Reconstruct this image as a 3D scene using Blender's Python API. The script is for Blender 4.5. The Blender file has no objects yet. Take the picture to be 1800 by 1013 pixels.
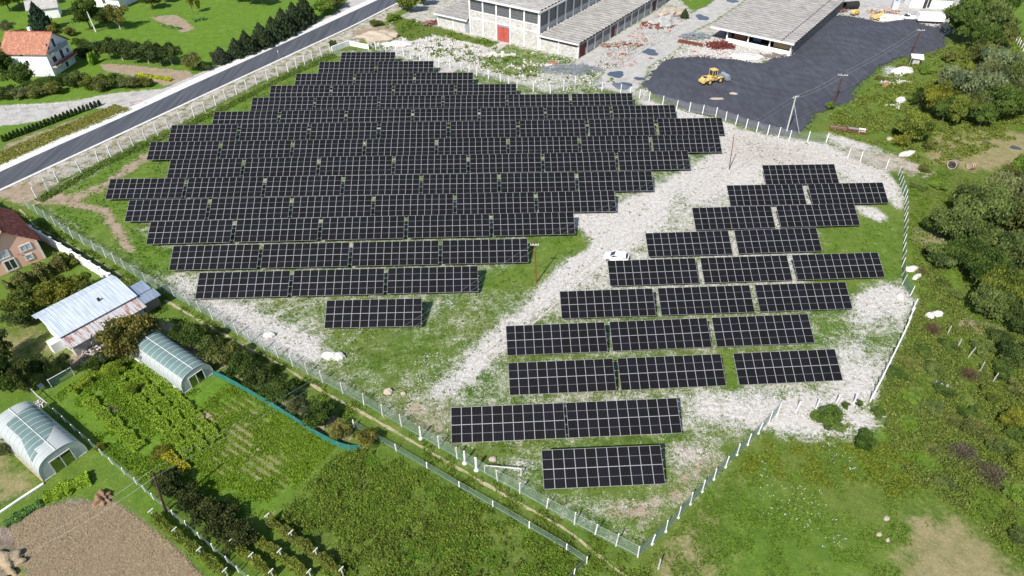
import bpy, math, random
import numpy as np
from mathutils import Matrix, Vector
R = math.radians
random.seed(7); rng = np.random.default_rng(7)
sc = bpy.context.scene
col = sc.collection

# ------------------------------------------------------------------ camera
CAM_H = 69.4; PITCH = R(39.4377); ROLL = R(-0.2345); FPX = 1200.0
cp, sp = math.cos(PITCH), math.sin(PITCH); cr, sr = math.cos(ROLL), math.sin(ROLL)
Fv = np.array([0, cp, -sp]); R0 = np.array([1., 0, 0]); U0 = np.array([0, sp, cp])
Rv = cr*R0 + sr*U0; Uv = -sr*R0 + cr*U0
cd = bpy.data.cameras.new("camera"); cam = bpy.data.objects.new("camera", cd); col.objects.link(cam)
cd.sensor_width = 36.0; cd.lens = FPX/1800*36; cd.clip_start = .5; cd.clip_end = 6000
M = Matrix(((Rv[0], Uv[0], -Fv[0], 0), (Rv[1], Uv[1], -Fv[1], 0), (Rv[2], Uv[2], -Fv[2], CAM_H), (0, 0, 0, 1)))
cam.matrix_world = M; sc.camera = cam

# ------------------------------------------------------------------ world and sun
SUN_EL = R(45); SUN_AZ = R(241)          # direction towards the sun, counted from +x
w = bpy.data.worlds.new("World"); sc.world = w; w.use_nodes = True
nt = w.node_tree; sky = nt.nodes.new('ShaderNodeTexSky'); sky.sky_type = 'NISHITA'; sky.sun_disc = False
sky.sun_elevation = SUN_EL; sky.sun_rotation = R(90)-SUN_AZ; sky.altitude = 500
nt.links.new(sky.outputs[0], nt.nodes['Background'].inputs[0]); nt.nodes['Background'].inputs[1].default_value = 0.12
ld = bpy.data.lights.new("sun", 'SUN'); ld.energy = 5.0; ld.angle = R(0.5); ld.color = (1, .955, .89)
lo = bpy.data.objects.new("sun", ld); col.objects.link(lo)
sd = Vector((math.cos(SUN_EL)*math.cos(SUN_AZ), math.cos(SUN_EL)*math.sin(SUN_AZ), math.sin(SUN_EL)))
lo.rotation_euler = sd.to_track_quat('Z', 'Y').to_euler(); lo.location = sd*300
sc.view_settings.view_transform = 'Standard'; sc.view_settings.look = 'None'
sc.view_settings.exposure = 0.32; sc.view_settings.gamma = 1.0

# ------------------------------------------------------------------ helpers
def at(px, py, z=0.):
    """the point of the place seen at survey position px,py of the 1800x1013 frame, at height z"""
    d = Rv*(px-900)/FPX - Uv*(py-506.5)/FPX + Fv
    t = (z-CAM_H)/d[2]
    return Vector((d[0]*t, d[1]*t, z))
def mpp(px, py):
    a = at(px, py); return (float(np.dot(np.array([a.x, a.y, a.z-CAM_H]), Fv)))/FPX
def tag(o, label=None, cat=None, group=None, kind=None):
    if label: o['label'] = label
    if cat: o['category'] = cat
    if group: o['group'] = group
    if kind: o['kind'] = kind
    return o
def thing(name, label, cat, loc=(0, 0, 0), rz=0., group=None):
    o = bpy.data.objects.new(name, None); o.empty_display_size = .3; col.objects.link(o)
    o.location = loc; o.rotation_euler = (0, 0, rz); return tag(o, label, cat, group)
def copy_tree(o, parent=None):
    c = o.copy(); col.objects.link(c); c.parent = parent
    for ch in list(o.children): copy_tree(ch, c)
    return c
class MB:
    def __init__(s): s.v = []; s.f = []; s.m = []
    def add(s, vs, fs, m=0):
        n = len(s.v); s.v += [tuple(v) for v in vs]; s.f += [tuple(i+n for i in f) for f in fs]; s.m += [m]*len(fs); return s
    def box(s, x0, y0, z0, x1, y1, z1, m=0):
        return s.add([(x0,y0,z0),(x1,y0,z0),(x1,y1,z0),(x0,y1,z0),(x0,y0,z1),(x1,y0,z1),(x1,y1,z1),(x0,y1,z1)],
                     [(0,3,2,1),(4,5,6,7),(0,1,5,4),(1,2,6,5),(2,3,7,6),(3,0,4,7)], m)
    def prism(s, poly, axis, a0, a1, m=0):
        n = len(poly)
        def P(q, a): return (a, q[0], q[1]) if axis == 'x' else ((q[0], a, q[1]) if axis == 'y' else (q[0], q[1], a))
        vs = [P(q, a0) for q in poly]+[P(q, a1) for q in poly]
        fs = [tuple(range(n))[::-1], tuple(range(n, 2*n))]+[(i, (i+1) % n, n+(i+1) % n, n+i) for i in range(n)]
        return s.add(vs, fs, m)
    def bar(s, a, b, w, h=None, m=0):
        a = Vector(a); b = Vector(b); h = h or w; d = (b-a).normalized()
        up = Vector((0, 0, 1)) if abs(d.z) < .95 else Vector((0, 1, 0))
        r = d.cross(up).normalized()*(w/2); u = r.cross(d).normalized()*(h/2)
        vs = [a-r-u, a+r-u, a+r+u, a-r+u, b-r-u, b+r-u, b+r+u, b-r+u]
        return s.add(vs, [(0,1,2,3),(7,6,5,4),(0,4,5,1),(1,5,6,2),(2,6,7,3),(3,7,4,0)], m)
    def tube(s, pts, rad, n=8, m=0, cap=True):
        pts = [Vector(p) for p in pts]; rad = rad if isinstance(rad, (list, tuple)) else [rad]*len(pts)
        vs = []
        for i, p in enumerate(pts):
            d = (pts[min(i+1, len(pts)-1)]-pts[max(i-1, 0)]).normalized()
            up = Vector((0, 0, 1)) if abs(d.z) < .9 else Vector((0, 1, 0))
            a = d.cross(up).normalized(); b = a.cross(d)
            vs += [p+(a*math.cos(t)+b*math.sin(t))*rad[i] for t in [2*math.pi*k/n for k in range(n)]]
        fs = [(i*n+k, i*n+(k+1) % n, (i+1)*n+(k+1) % n, (i+1)*n+k) for i in range(len(pts)-1) for k in range(n)]
        if cap: fs += [tuple(range(n))[::-1], tuple((len(pts)-1)*n+k for k in range(n))]
        return s.add(vs, fs, m)
    def mesh(s, name, mats):
        me = bpy.data.meshes.new(name); me.from_pydata(s.v, [], s.f)
        for m in (mats if isinstance(mats, (list, tuple)) else [mats]): me.materials.append(m)
        me.polygons.foreach_set('material_index', s.m); me.update(); return me
    def build(s, name, mats, parent=None, smooth=False):
        me = s.mesh(name, mats)
        if smooth: me.polygons.foreach_set('use_smooth', [True]*len(me.polygons))
        return link(name, me, parent)
def link(name, me, parent=None, loc=(0, 0, 0), rot=(0, 0, 0), scale=(1, 1, 1)):
    o = bpy.data.objects.new(name, me); col.objects.link(o); o.parent = parent
    o.location = loc; o.rotation_euler = rot; o.scale = scale; return o
def npmesh(name, V, F, mat, attrs=None, smooth=False):
    """V (n,3), F (m,k) arrays; attrs: {name: per-vertex float array}"""
    me = bpy.data.meshes.new(name); k = F.shape[1]
    me.vertices.add(len(V)); me.vertices.foreach_set('co', V.astype(np.float32).ravel())
    me.loops.add(F.size); me.loops.foreach_set('vertex_index', F.astype(np.int32).ravel())
    me.polygons.add(len(F)); me.polygons.foreach_set('loop_start', np.arange(len(F), dtype=np.int32)*k)
    me.polygons.foreach_set('loop_total', np.full(len(F), k, dtype=np.int32))
    me.update(calc_edges=True); me.materials.append(mat)
    for n_, a in (attrs or {}).items():
        at_ = me.attributes.new(n_, 'FLOAT', 'POINT'); at_.data.foreach_set('value', a.astype(np.float32))
    if smooth: me.polygons.foreach_set('use_smooth', np.ones(len(F), bool))
    return me

# ------------------------------------------------------------------ materials
class NB:
    def __init__(s, name):
        s.mat = bpy.data.materials.new(name); s.mat.use_nodes = True; s.t = s.mat.node_tree
        s.b = s.t.nodes['Principled BSDF']; s.out = s.t.nodes['Material Output']
    def n(s, typ, **kw):
        nd = s.t.nodes.new(typ)
        for k, v in kw.items(): setattr(nd, k, v)
        return nd
    def l(s, a, b): s.t.links.new(a, b)
    def setv(s, inp, v):
        if isinstance(v, (int, float)): inp.default_value = v
        elif isinstance(v, (tuple, list)): inp.default_value = tuple(v)+((1,) if len(v) == 3 and inp.type == 'RGBA' else ())
        else: s.l(v, inp)
    def pos(s):
        if not hasattr(s, '_p'): s._p = s.n('ShaderNodeNewGeometry').outputs['Position']
        return s._p
    def obc(s):
        if not hasattr(s, '_o'): s._o = s.n('ShaderNodeTexCoord').outputs['Object']
        return s._o
    def noise(s, scale, detail=3, rough=.55, vec=None, dist=0., c=False):
        nd = s.n('ShaderNodeTexNoise'); nd.inputs['Scale'].default_value = scale; nd.inputs['Detail'].default_value = detail
        nd.inputs['Roughness'].default_value = rough; nd.inputs['Distortion'].default_value = dist
        s.l(vec if vec is not None else s.pos(), nd.inputs['Vector']); return nd.outputs['Color' if c else 'Fac']
    def voro(s, scale, vec=None, feat='F1', out='Distance', rnd=1.):
        nd = s.n('ShaderNodeTexVoronoi', feature=feat); nd.inputs['Scale'].default_value = scale; nd.inputs['Randomness'].default_value = rnd
        s.l(vec if vec is not None else s.pos(), nd.inputs['Vector']); return nd.outputs[out]
    def math(s, op, a, b=0., c=0., clamp=False):
        nd = s.n('ShaderNodeMath', operation=op, use_clamp=clamp); s.setv(nd.inputs[0], a); s.setv(nd.inputs[1], b); s.setv(nd.inputs[2], c); return nd.outputs[0]
    def ramp(s, v, a, b, x=0., y=1.):
        nd = s.n('ShaderNodeMapRange'); s.setv(nd.inputs[0], v); nd.inputs[1].default_value = a; nd.inputs[2].default_value = b
        nd.inputs[3].default_value = x; nd.inputs[4].default_value = y; nd.clamp = True; return nd.outputs[0]
    def mix(s, f, a, b, mode='MIX'):
        nd = s.n('ShaderNodeMix', data_type='RGBA', blend_type=mode); s.setv(nd.inputs[0], f); s.setv(nd.inputs[6], a); s.setv(nd.inputs[7], b); return nd.outputs[2]
    def attr(s, name):
        return s.n('ShaderNodeAttribute', attribute_name=name).outputs['Fac']
    def map(s, scale, vec=None, rot=(0, 0, 0)):
        nd = s.n('ShaderNodeMapping'); nd.inputs['Scale'].default_value = scale; nd.inputs['Rotation'].default_value = rot
        s.l(vec if vec is not None else s.obc(), nd.inputs['Vector']); return nd.outputs[0]
    def bump(s, h, strength=.4, dist=.1):
        nd = s.n('ShaderNodeBump'); nd.inputs['Strength'].default_value = strength; nd.inputs['Distance'].default_value = dist
        s.l(h, nd.inputs['Height']); s.l(nd.outputs[0], s.b.inputs['Normal'])
    def fin(s, colr, rough=.9, spec=.2, metal=0., alpha=None):
        s.setv(s.b.inputs['Base Color'], colr); s.setv(s.b.inputs['Roughness'], rough); s.setv(s.b.inputs['Metallic'], metal)
        s.b.inputs['Specular IOR Level'].default_value = spec
        if alpha is not None: s.setv(s.b.inputs['Alpha'], alpha)
        return s.mat
def plain(name, c, rough=.8, spec=.3, metal=0., var=.25, scale=1.5, dirt=None, bump=0., alpha=None):
    m = NB(name); n1 = m.noise(scale, 5, .6); n2 = m.noise(scale*9, 3, .6)
    f = m.math('ADD', m.math('MULTIPLY', n1, .65), m.math('MULTIPLY', n2, .35))
    a = tuple(x*(1-var) for x in c); b = tuple(min(1, x*(1+var)) for x in c)
    cc = m.mix(m.ramp(f, .3, .7), a, b)
    if dirt: cc = m.mix(m.ramp(m.noise(scale*.6, 6, .7), .52, .66), cc, dirt)
    if bump: m.bump(n2, bump, .03)
    return m.fin(cc, rough, spec, metal, alpha)
MAT = {}
MAT['white'] = plain('white_paint', (.72, .71, .69), .6, var=.08, dirt=(.5, .48, .44))
MAT['plaster'] = plain('white_plaster', (.80, .80, .78), .9, var=.05, dirt=(.62, .61, .58), scale=.5)
MAT['concrete_post'] = plain('concrete_post', (.80, .79, .77), .85, var=.06, scale=3)
MAT['grey_post'] = plain('grey_concrete_post', (.46, .46, .43), .9, var=.15, scale=3)
MAT['concrete'] = plain('concrete', (.42, .41, .39), .9, var=.18, scale=.6, dirt=(.27, .26, .24))
MAT['frame_al'] = plain('aluminium_frame', (.43, .43, .42), .45, .5, .35, var=.05)
MAT['galv'] = plain('galvanised_steel', (.40, .41, .42), .5, .5, .5, var=.12)
MAT['darksteel'] = plain('dark_steel', (.05, .05, .055), .6, .4, .3, var=.3)
MAT['wood_pole'] = plain('creosoted_wood', (.085, .045, .032), .9, var=.3, scale=4)
MAT['grey_wood'] = plain('weathered_wood', (.24, .20, .16), .9, var=.3, scale=4)
MAT['timber'] = plain('cut_timber', (.42, .30, .17), .9, var=.25, scale=4)
MAT['bark'] = plain('bark', (.11, .085, .06), .95, var=.35, scale=6, bump=.5)
MAT['palebark'] = plain('pale_bark', (.40, .37, .32), .95, var=.3, scale=5)
MAT['birch'] = plain('white_birch_bark', (.66, .65, .60), .9, var=.1, scale=3, dirt=(.12, .11, .1))
MAT['red'] = plain('red_painted_metal', (.42, .085, .065), .6, var=.2, scale=1, dirt=(.25, .05, .04))
MAT['darkred'] = plain('oxblood_door', (.15, .028, .024), .7, var=.3)
MAT['yellow'] = plain('yellow_machine_paint', (.66, .46, .15), .5, .4, var=.12, scale=2, dirt=(.45, .33, .16))
MAT['tyre'] = plain('tyre_rubber', (.025, .024, .023), .9, var=.3)
MAT['carwhite'] = plain('white_car_paint', (.82, .82, .82), .25, .6, var=.02)
MAT['rust'] = plain('rusty_steel', (.20, .065, .04), .9, var=.4, scale=3)
MAT['greymetal'] = plain('grey_scrap_metal', (.30, .34, .37), .6, .4, .3, var=.3, scale=3)
MAT['teal_net'] = plain('teal_shade_net', (.02, .155, .135), .8, var=.25, scale=2)
MAT['whitestone'] = plain('white_limestone', (.60, .575, .54), .95, var=.12, scale=1.2, dirt=(.5, .4, .3), bump=.8)
MAT['tanstone'] = plain('tan_limestone', (.42, .35, .27), .95, var=.25, scale=2, bump=.8)
MAT['brickred'] = plain('red_brick_stack', (.36, .15, .10), .9, var=.3, scale=4)
MAT['straw'] = plain('straw', (.36, .28, .175), .95, var=.35, scale=6, bump=.8)
MAT['rust_straw'] = plain('rusty_straw', (.24, .145, .085), .95, var=.35, scale=6, bump=.8)
MAT['orange'] = plain('orange_plastic', (.50, .24, .15), .6, var=.1)
def glass(name, c=(.03, .035, .04), rough=.15):
    m = NB(name); n = m.noise(1.3, 2); return m.fin(m.mix(n, tuple(x*.6 for x in c), tuple(x*1.6 for x in c)), rough, .6)
MAT['glass'] = glass('window_glass'); MAT['dirtyglass'] = glass('dirty_glass', (.075, .078, .085), .4)
MAT['shutter'] = plain('grey_blind', (.50, .52, .56), .7, var=.06)

def m_cell():
    m = NB('solar_cells'); x = m.n('ShaderNodeSeparateXYZ'); m.l(m.obc(), x.inputs[0])
    fx = m.math('FRACT', m.math('ADD', m.math('MULTIPLY', x.outputs[0], 1/.172), .5))
    line = m.math('LESS_THAN', m.math('ABSOLUTE', m.math('SUBTRACT', fx, .5)), .10)
    fy = m.math('FRACT', m.math('MULTIPLY', x.outputs[1], 1/.105))
    liney = m.math('LESS_THAN', fy, .06)
    oi = m.n('ShaderNodeObjectInfo')
    base = m.mix(oi.outputs['Random'], (.0035, .0035, .004), (.0055, .0055, .009))
    c = m.mix(m.math('MULTIPLY', line, .45), base, (.058, .056, .055))
    c = m.mix(m.math('MULTIPLY', liney, .22), c, (.08, .08, .09))
    return m.fin(c, .34, .10)
MAT['cell'] = m_cell()

def m_leaf(name, dark, light, extra=None, ef=(.62, .8)):
    m = NB(name); r = m.attr('rnd'); oi = m.n('ShaderNodeObjectInfo')
    c = m.mix(r, dark, light)
    n = m.noise(.35, 2)
    if extra: c = m.mix(m.ramp(m.noise(.8, 3, vec=m.pos()), ef[0], ef[1], 0, .7), c, extra)
    c = m.mix(1., c, oi.outputs['Color'], 'MULTIPLY')
    m.fin(c, .75, .15)
    tr = m.n('ShaderNodeBsdfTranslucent'); m.l(c, tr.inputs['Color'])
    mx = m.n('ShaderNodeMixShader'); mx.inputs[0].default_value = .28
    m.l(m.b.outputs[0], mx.inputs[1]); m.l(tr.outputs[0], mx.inputs[2]); m.l(mx.outputs[0], m.out.inputs[0])
    return m.mat
MAT['leaf'] = m_leaf('foliage', (.046, .076, .022), (.185, .235, .062))
MAT['grassleaf'] = m_leaf('grass_blades', (.066, .128, .016), (.225, .335, .045))
MAT['weedleaf'] = m_leaf('weed_leaves', (.065, .100, .020), (.250, .280, .060), (.20, .145, .085))
MAT['needle'] = m_leaf('needles', (.028, .050, .024), (.095, .130, .055))
MAT['twig'] = m_leaf('dry_twigs', (.075, .060, .045), (.20, .165, .125))
MAT['crop'] = m_leaf('crop_leaves', (.11, .20, .02), (.40, .52, .06))

# ------------------------------------------------------------------ ground
GX0, GX1, GY0, GY1, GS = -200., 200., 24., 268., .5
gx = np.arange(GX0, GX1+.01, GS); gy = np.arange(GY0, GY1+.01, GS)
GXX, GYY = np.meshgrid(gx, gy)
def W(px): return [tuple(at(*q)[:2]) for q in px]
def inside(poly, X, Y):
    r = np.zeros(X.shape, bool); n = len(poly)
    for i in range(n):
        x0, y0 = poly[i]; x1, y1 = poly[(i+1) % n]
        if y0 == y1: continue
        c = ((Y >= y0) != (Y >= y1)) & (X < (x1-x0)*(Y-y0)/(y1-y0)+x0)
        r ^= c
    return r
def blur(a, k):
    if k < 1: return a
    for ax in (0, 1):
        for _ in range(2):
            c = np.cumsum(np.pad(a, [(k+1, k) if i == ax else (0, 0) for i in (0, 1)], mode='edge'), axis=ax)
            n = a.shape[ax]
            a = (np.take(c, range(2*k+1, 2*k+1+n), axis=ax)-np.take(c, range(0, n), axis=ax))/(2*k+1)
    return a
CH = ['gravel', 'dirt', 'lush', 'weed', 'plow', 'dry', 'conc']
TY = {c: np.zeros(GXX.shape) for c in CH}
def vnoise(scale, seed, X=GXX, Y=GYY):
    rr = np.random.default_rng(seed); g = rr.random((128, 128)); x = X/scale+500; y = Y/scale+500
    xi = np.floor(x).astype(int); yi = np.floor(y).astype(int); fx = x-xi; fy = y-yi
    fx = fx*fx*(3-2*fx); fy = fy*fy*(3-2*fy)
    G_ = lambda a, b: g[a % 128, b % 128]
    return (G_(yi, xi)*(1-fx)+G_(yi, xi+1)*fx)*(1-fy)+(G_(yi+1, xi)*(1-fx)+G_(yi+1, xi+1)*fx)*fy
def paintmask(m, k, vals):
    m = blur(m.astype(float), k)
    for c in CH: TY[c] = TY[c]*(1-m)+vals.get(c, 0)*m
def paint(px, k=3, **vals): paintmask(inside(W(px), GXX, GYY), k, vals)
def segdist(px, X=GXX, Y=GYY, wp=None):
    P = wp or W(px); D = np.full(X.shape, 1e9)
    for (x0, y0), (x1, y1) in zip(P[:-1], P[1:]):
        dx, dy = x1-x0, y1-y0; t = np.clip(((X-x0)*dx+(Y-y0)*dy)/(dx*dx+dy*dy), 0, 1)
        D = np.minimum(D, np.hypot(X-x0-t*dx, Y-y0-t*dy))
    return D
def stroke(px, width, k=1, **vals): paintmask(segdist(px) < width/2, k, vals)

FIELD = [(58,356),(103,320),(175,286),(235,255),(298,227),(400,180),(500,129),(585,90),(650,86),(772,117),(838,134),(909,155),(965,165),(1011,149),(1058,160),(1141,178),(1189,192),(1258,209),(1349,237),(1452,251),(1512,284),(1557,297),(1585,334),(1589,428),(1585,505),(1612,528),(1529,707),(1351,743),(1235,862),(1121,979),(978,903),(837,826),(713,752),(568,673),(441,602),(333,536),(257,497),(160,437),(84,388)]
# left of the road: meadows and gardens
paint([(-400,330),(0,303),(217,206),(450,100),(665,0),(760,-60),(-600,-80)], 1, lush=.75)
paint([(-300,380),(60,365),(340,545),(640,780),(1030,1010),(1030,1200),(-300,1200)], 1, lush=.35)
# right of everything: scrub
paint([(1590,300),(1640,230),(1700,0),(1800,-60),(2100,-60),(2100,1100),(1700,1100),(1640,900),(1540,790),(1540,700),(1620,520),(1595,400)], 6, weed=.52)
paint([(1700,150),(1750,20),(1770,-60),(2100,-60),(2000,330),(1800,250),(1780,180)], 4, lush=.4)
paint([(1640,610),(1800,560),(1900,1050),(1800,1013),(1700,900),(1560,790),(1640,700)], 6, weed=.6, lush=.1)
paint([(1350,765),(1560,775),(1660,850),(1600,900),(1400,880),(1320,830)], 5, weed=.3, lush=.1)
paint([(1640,440),(1690,470),(1700,540),(1660,560),(1610,520),(1600,450)], 4, lush=.6)
paint([(1560,700),(1640,760),(1620,850),(1560,820),(1535,760)], 4, lush=.7)
paint([(1680,680),(1730,690),(1760,760),(1720,770),(1690,730)], 3, lush=.3, dry=.3)
paint([(1260,860),(1420,850),(1560,930),(1600,1013),(1500,1100),(1240,1100),(1240,960)], 5, lush=.22)
paint([(1600,240),(1650,232),(1820,232),(1820,290),(1740,300),(1690,296),(1640,290)], 3, dry=.95)
paint([(1588,395),(1640,400),(1685,440),(1650,452),(1600,425)], 3, dirt=.7)
paint([(1665,530),(1690,535),(1700,560),(1770,575),(1770,600),(1700,580)], 2, dirt=.9)
paint([(1675,570),(1695,570),(1705,590),(1685,585)], 1, dirt=1)
paint([(1585,920),(1620,905),(1680,912),(1715,935),(1745,965),(1800,1013),(1800,1060),(1610,1060),(1590,985)], 3, dry=.95)
paint([(1560,905),(1590,920),(1595,960),(1565,945)], 2, dirt=.6)
paint([(1150,960),(1180,915),(1215,890),(1260,880),(1250,960),(1270,1060),(1120,1060)], 4, dry=.66, dirt=.25)
paint([(1230,850),(1270,820),(1330,790),(1300,850),(1230,895)], 3, dry=.5)
# verge between the asphalt and the array fence
paint([(-60,372),(0,333),(172,253),(350,170),(450,123),(615,49),(700,2),(780,-40),(860,-60),(700,20),(640,70),(585,90),(452,149),(298,229),(175,287),(61,350),(0,385)], 1, conc=.52, dirt=.62)
paint([(-60,372),(0,336),(60,322),(80,330),(62,352),(20,372)], 3, dirt=.75)
paint([(0,300),(0,255),(110,215),(190,190),(235,190),(200,208),(80,262)], 1, dirt=.55, weed=.3)
# inside the fence
paint(FIELD, 1, gravel=.40)
paint([(80,360),(240,262),(300,232),(420,176),(560,108),(600,100),(600,120),(300,300),(240,400),(345,480),(300,500),(160,420)], 2, gravel=.12, lush=.45)
stroke([(75,352),(120,352),(190,325),(235,290),(265,270)], 3.0, 2, dirt=.82)
stroke([(100,345),(150,365),(185,370),(210,410),(228,440)], 1.9, 1, dirt=.85)
stroke([(230,268),(290,240),(350,215)], 1.8, 1, dirt=.75)
paint([(100,400),(160,420),(230,460),(300,500),(350,520),(290,480),(230,450)], 2, gravel=.34)
paint([(1111,163),(1165,185),(1275,212),(1290,228),(1349,238),(1452,253),(1555,298),(1582,335),(1586,352),(1560,358),(1470,300),(1400,300),(1340,325),(1280,335),(1220,370),(1138,415),(1070,465),(985,520),(892,590),(870,640),(800,690),(760,712),(745,700),(800,650),(850,590),(905,540),(960,490),(1020,440),(1005,390),(1010,372),(1080,360),(1146,335),(1208,300),(1265,265),(1268,240),(1180,215)], 2, gravel=.98)
paint([(1330,240),(1290,235),(1275,262),(1290,285),(1340,288),(1400,290),(1480,285),(1440,262)], 4, gravel=.78, dirt=.50)
paint([(1190,330),(1230,345),(1215,375),(1170,395),(1155,400),(1165,370)], 3, gravel=.50)
paint([(1280,330),(1480,290),(1500,330),(1400,500),(1100,520),(1000,560),(985,520),(1070,465)], 3, gravel=.62)
paint([(940,408),(1008,398),(1042,420),(1035,440),(985,455),(945,500),(900,540),(858,530),(845,480),(930,465)], 2, gravel=.10, lush=.28)
paint([(860,520),(940,500),(930,540),(860,580),(835,560)], 3, gravel=.40)
paint([(560,583),(745,528),(850,515),(900,540),(850,590),(800,650),(745,700),(690,700),(640,690),(590,650),(560,620)], 3, gravel=.33, lush=.05)
paint([(570,585),(700,580),(780,590),(790,620),(700,660),(620,650),(580,620)], 3, gravel=.22)
paint([(800,690),(850,650),(892,600),(892,700),(792,712)], 2, gravel=.40)
paint([(285,478),(345,485),(350,530),(430,530),(500,560),(565,590),(568,645),(500,632),(430,590),(330,533)], 3, gravel=.80)
paint([(430,525),(570,530),(575,590),(520,570),(450,545)], 3, gravel=.38)
stroke([(560,660),(640,690),(720,735),(760,750)], 1.3, 3, gravel=.3, dirt=.5)
paint([(690,690),(760,700),(790,720),(790,770),(740,758)], 3, gravel=.4, dirt=.62)
paint([(795,780),(950,780),(1190,765),(1340,750),(1235,860),(1121,975),(978,898),(837,822)], 2, gravel=.22, lush=.1)
paint([(905,800),(945,800),(945,830),(900,835),(880,815)], 2, gravel=.6)
paint([(1010,882),(1080,885),(1170,872),(1215,820),(1260,795),(1290,792),(1230,850),(1160,905),(1130,930),(1100,905),(1050,910)], 2, gravel=.45, dirt=.75)
paint([(1168,785),(1230,770),(1262,795),(1240,815),(1195,830),(1172,815)], 2, gravel=.6, dirt=.5)
paint([(920,850),(990,890),(1060,900),(1080,935),(1000,910),(930,870)], 3, gravel=.6)
paint([(1195,700),(1290,688),(1440,680),(1490,610),(1500,545),(1500,500),(1560,490),(1612,522),(1575,600),(1540,690),(1560,740),(1500,775),(1400,778),(1350,750),(1300,752),(1205,735)], 3, gravel=.82)
paint([(1515,580),(1590,545),(1570,610),(1535,650),(1508,625)], 3, gravel=.30)
paint([(1415,560),(1500,550),(1490,590),(1440,600)], 3, gravel=.25)
paint([(1195,738),(1300,745),(1330,755),(1280,780),(1200,765)], 3, gravel=.40)
paint([(1430,400),(1500,360),(1588,350),(1588,490),(1545,495),(1440,540),(1435,480)], 2, gravel=.10, lush=.25)
paint([(1500,360),(1540,366),(1562,383),(1545,390),(1515,378)], 1, gravel=.9)
paint([(1565,350),(1588,345),(1588,372),(1570,365)], 1, gravel=.75)
paint([(895,700),(1200,690),(1290,680),(1480,672),(1470,690),(1200,700),(1000,712)], 2, gravel=.45)
paint([(880,622),(1080,622),(1280,612),(1440,605),(1445,615),(1290,625),(890,640)], 1, gravel=.30)
paint([(1260,620),(1290,615),(1300,680),(1275,685)], 1, gravel=.12, lush=.3)
paint([(1460,250),(1500,245),(1590,275),(1650,305),(1640,316),(1560,300),(1510,288)], 2, gravel=.5, dirt=.6)
paint([(1450,225),(1530,240),(1560,265),(1500,262),(1455,250)], 2, gravel=.72)
# the lane on the left and its tracks
paint([(-60,330),(60,368),(84,392),(160,441),(257,501),(333,541),(441,607),(568,678),(713,757),(837,831),(978,908),(1121,985),(1200,1060),(1010,1040),(900,920),(640,775),(560,700),(280,535),(200,480),(60,400)], 1, lush=.15, weed=.22)
for s_ in ([(35,368),(62,398),(137,439),(225,493),(244,500),(298,533),(376,578),(438,613),(500,645),(570,690),(640,727),(700,762),(800,820),(895,875),(950,905),(1000,935),(1075,995),(1120,1030)],):
    stroke(s_, 1.0, 1, lush=.1, dry=.42); TRACK = s_
# gardens
paint([(90,690),(170,640),(230,600),(330,690),(400,660),(600,780),(590,800),(480,910),(300,800),(200,810)], 2, lush=.9)
paint([(300,770),(420,690),(575,790),(470,880),(350,810)], 3, lush=.35, dirt=.30, dry=.50)
paint([(-80,960),(20,915),(75,888),(125,880),(200,878),(245,912),(300,957),(350,1013),(430,1120),(60,1120),(37,975)], 1, plow=1)
paint([(-60,800),(20,790),(75,850),(60,868),(-60,920)], 2, dry=.62)
paint([(-60,960),(25,975),(60,1040),(-60,1080)], 2, dry=.7)
paint([(590,802),(640,782),(780,850),(1030,990),(1060,1100),(610,1100),(480,915)], 3, weed=.45, lush=.2)
paint([(60,560),(120,620),(100,650),(20,640),(-50,600)], 2, dry=.45)
paint([(250,560),(330,640),(400,650),(560,760),(640,790),(640,770),(560,710),(420,625),(300,560)], 2, dirt=.62)
paint([(130,600),(200,600),(180,640),(110,650)], 2, dirt=.8)
paint([(175,714),(208,716),(205,726),(180,724)], 1, dirt=.9)
# top left
paint([(-60,190),(0,184),(60,182),(130,177),(190,165),(255,158),(292,156),(345,140),(320,170),(270,185),(215,197),(180,190),(120,198),(70,212),(20,220),(-60,226)], 1, conc=.85)
paint([(172,114),(205,112),(330,125),(352,135),(290,152),(262,140),(185,124)], 1, dirt=.9)
paint([(262,30),(310,26),(345,50),(322,58),(275,38)], 1, dirt=.8)
paint([(85,255),(240,192),(330,150),(470,85),(640,5),(700,-30),(640,-30),(590,22),(450,85),(310,146),(225,185),(60,256)], 0, conc=.9)
# factory grounds
paint([(640,72),(700,30),(770,-20),(900,-60),(1700,-60),(1700,40),(1660,70),(1400,110),(1160,150),(1141,176),(1058,158),(1011,147),(965,162),(838,131),(650,84)], 2, gravel=.62, dirt=.2)
paint([(660,84),(700,62),(740,62),(872,74),(850,88),(785,122),(700,98)], 2, gravel=.9)
paint([(620,55),(690,45),(705,70),(660,75)], 2, dirt=.9)
paint([(680,22),(720,35),(770,48),(840,68),(876,74),(868,84),(760,60),(720,74),(700,60)], 1, weed=.62)
paint([(860,92),(892,78),(946,92),(1010,102),(985,112),(950,128),(900,135),(850,118)], 2, gravel=.28)
paint([(900,138),(1050,118),(1095,108),(1090,155),(1011,147),(965,162)], 2, gravel=.55)
paint([(1000,116),(1034,92),(1172,8),(1218,25),(1165,70),(1120,80),(1062,126)], 1, conc=1)
paint([(1040,152),(1062,128),(1130,76),(1200,32),(1275,-12),(1330,-30),(1310,0),(1255,38),(1215,58),(1195,84),(1140,118),(1130,150),(1105,166)], 1, conc=.85)
paint([(1180,-20),(1275,-20),(1240,12),(1215,18)], 1, lush=.5)
paint([(1210,90),(1270,68),(1390,102),(1370,110),(1300,110),(1200,100)], 2, gravel=.75)
paint([(1420,-40),(1640,-40),(1665,50),(1560,42),(1470,28)], 1, conc=.95)
paint([(1340,108),(1375,105),(1370,113),(1345,113)], 1, lush=.6)
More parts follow.
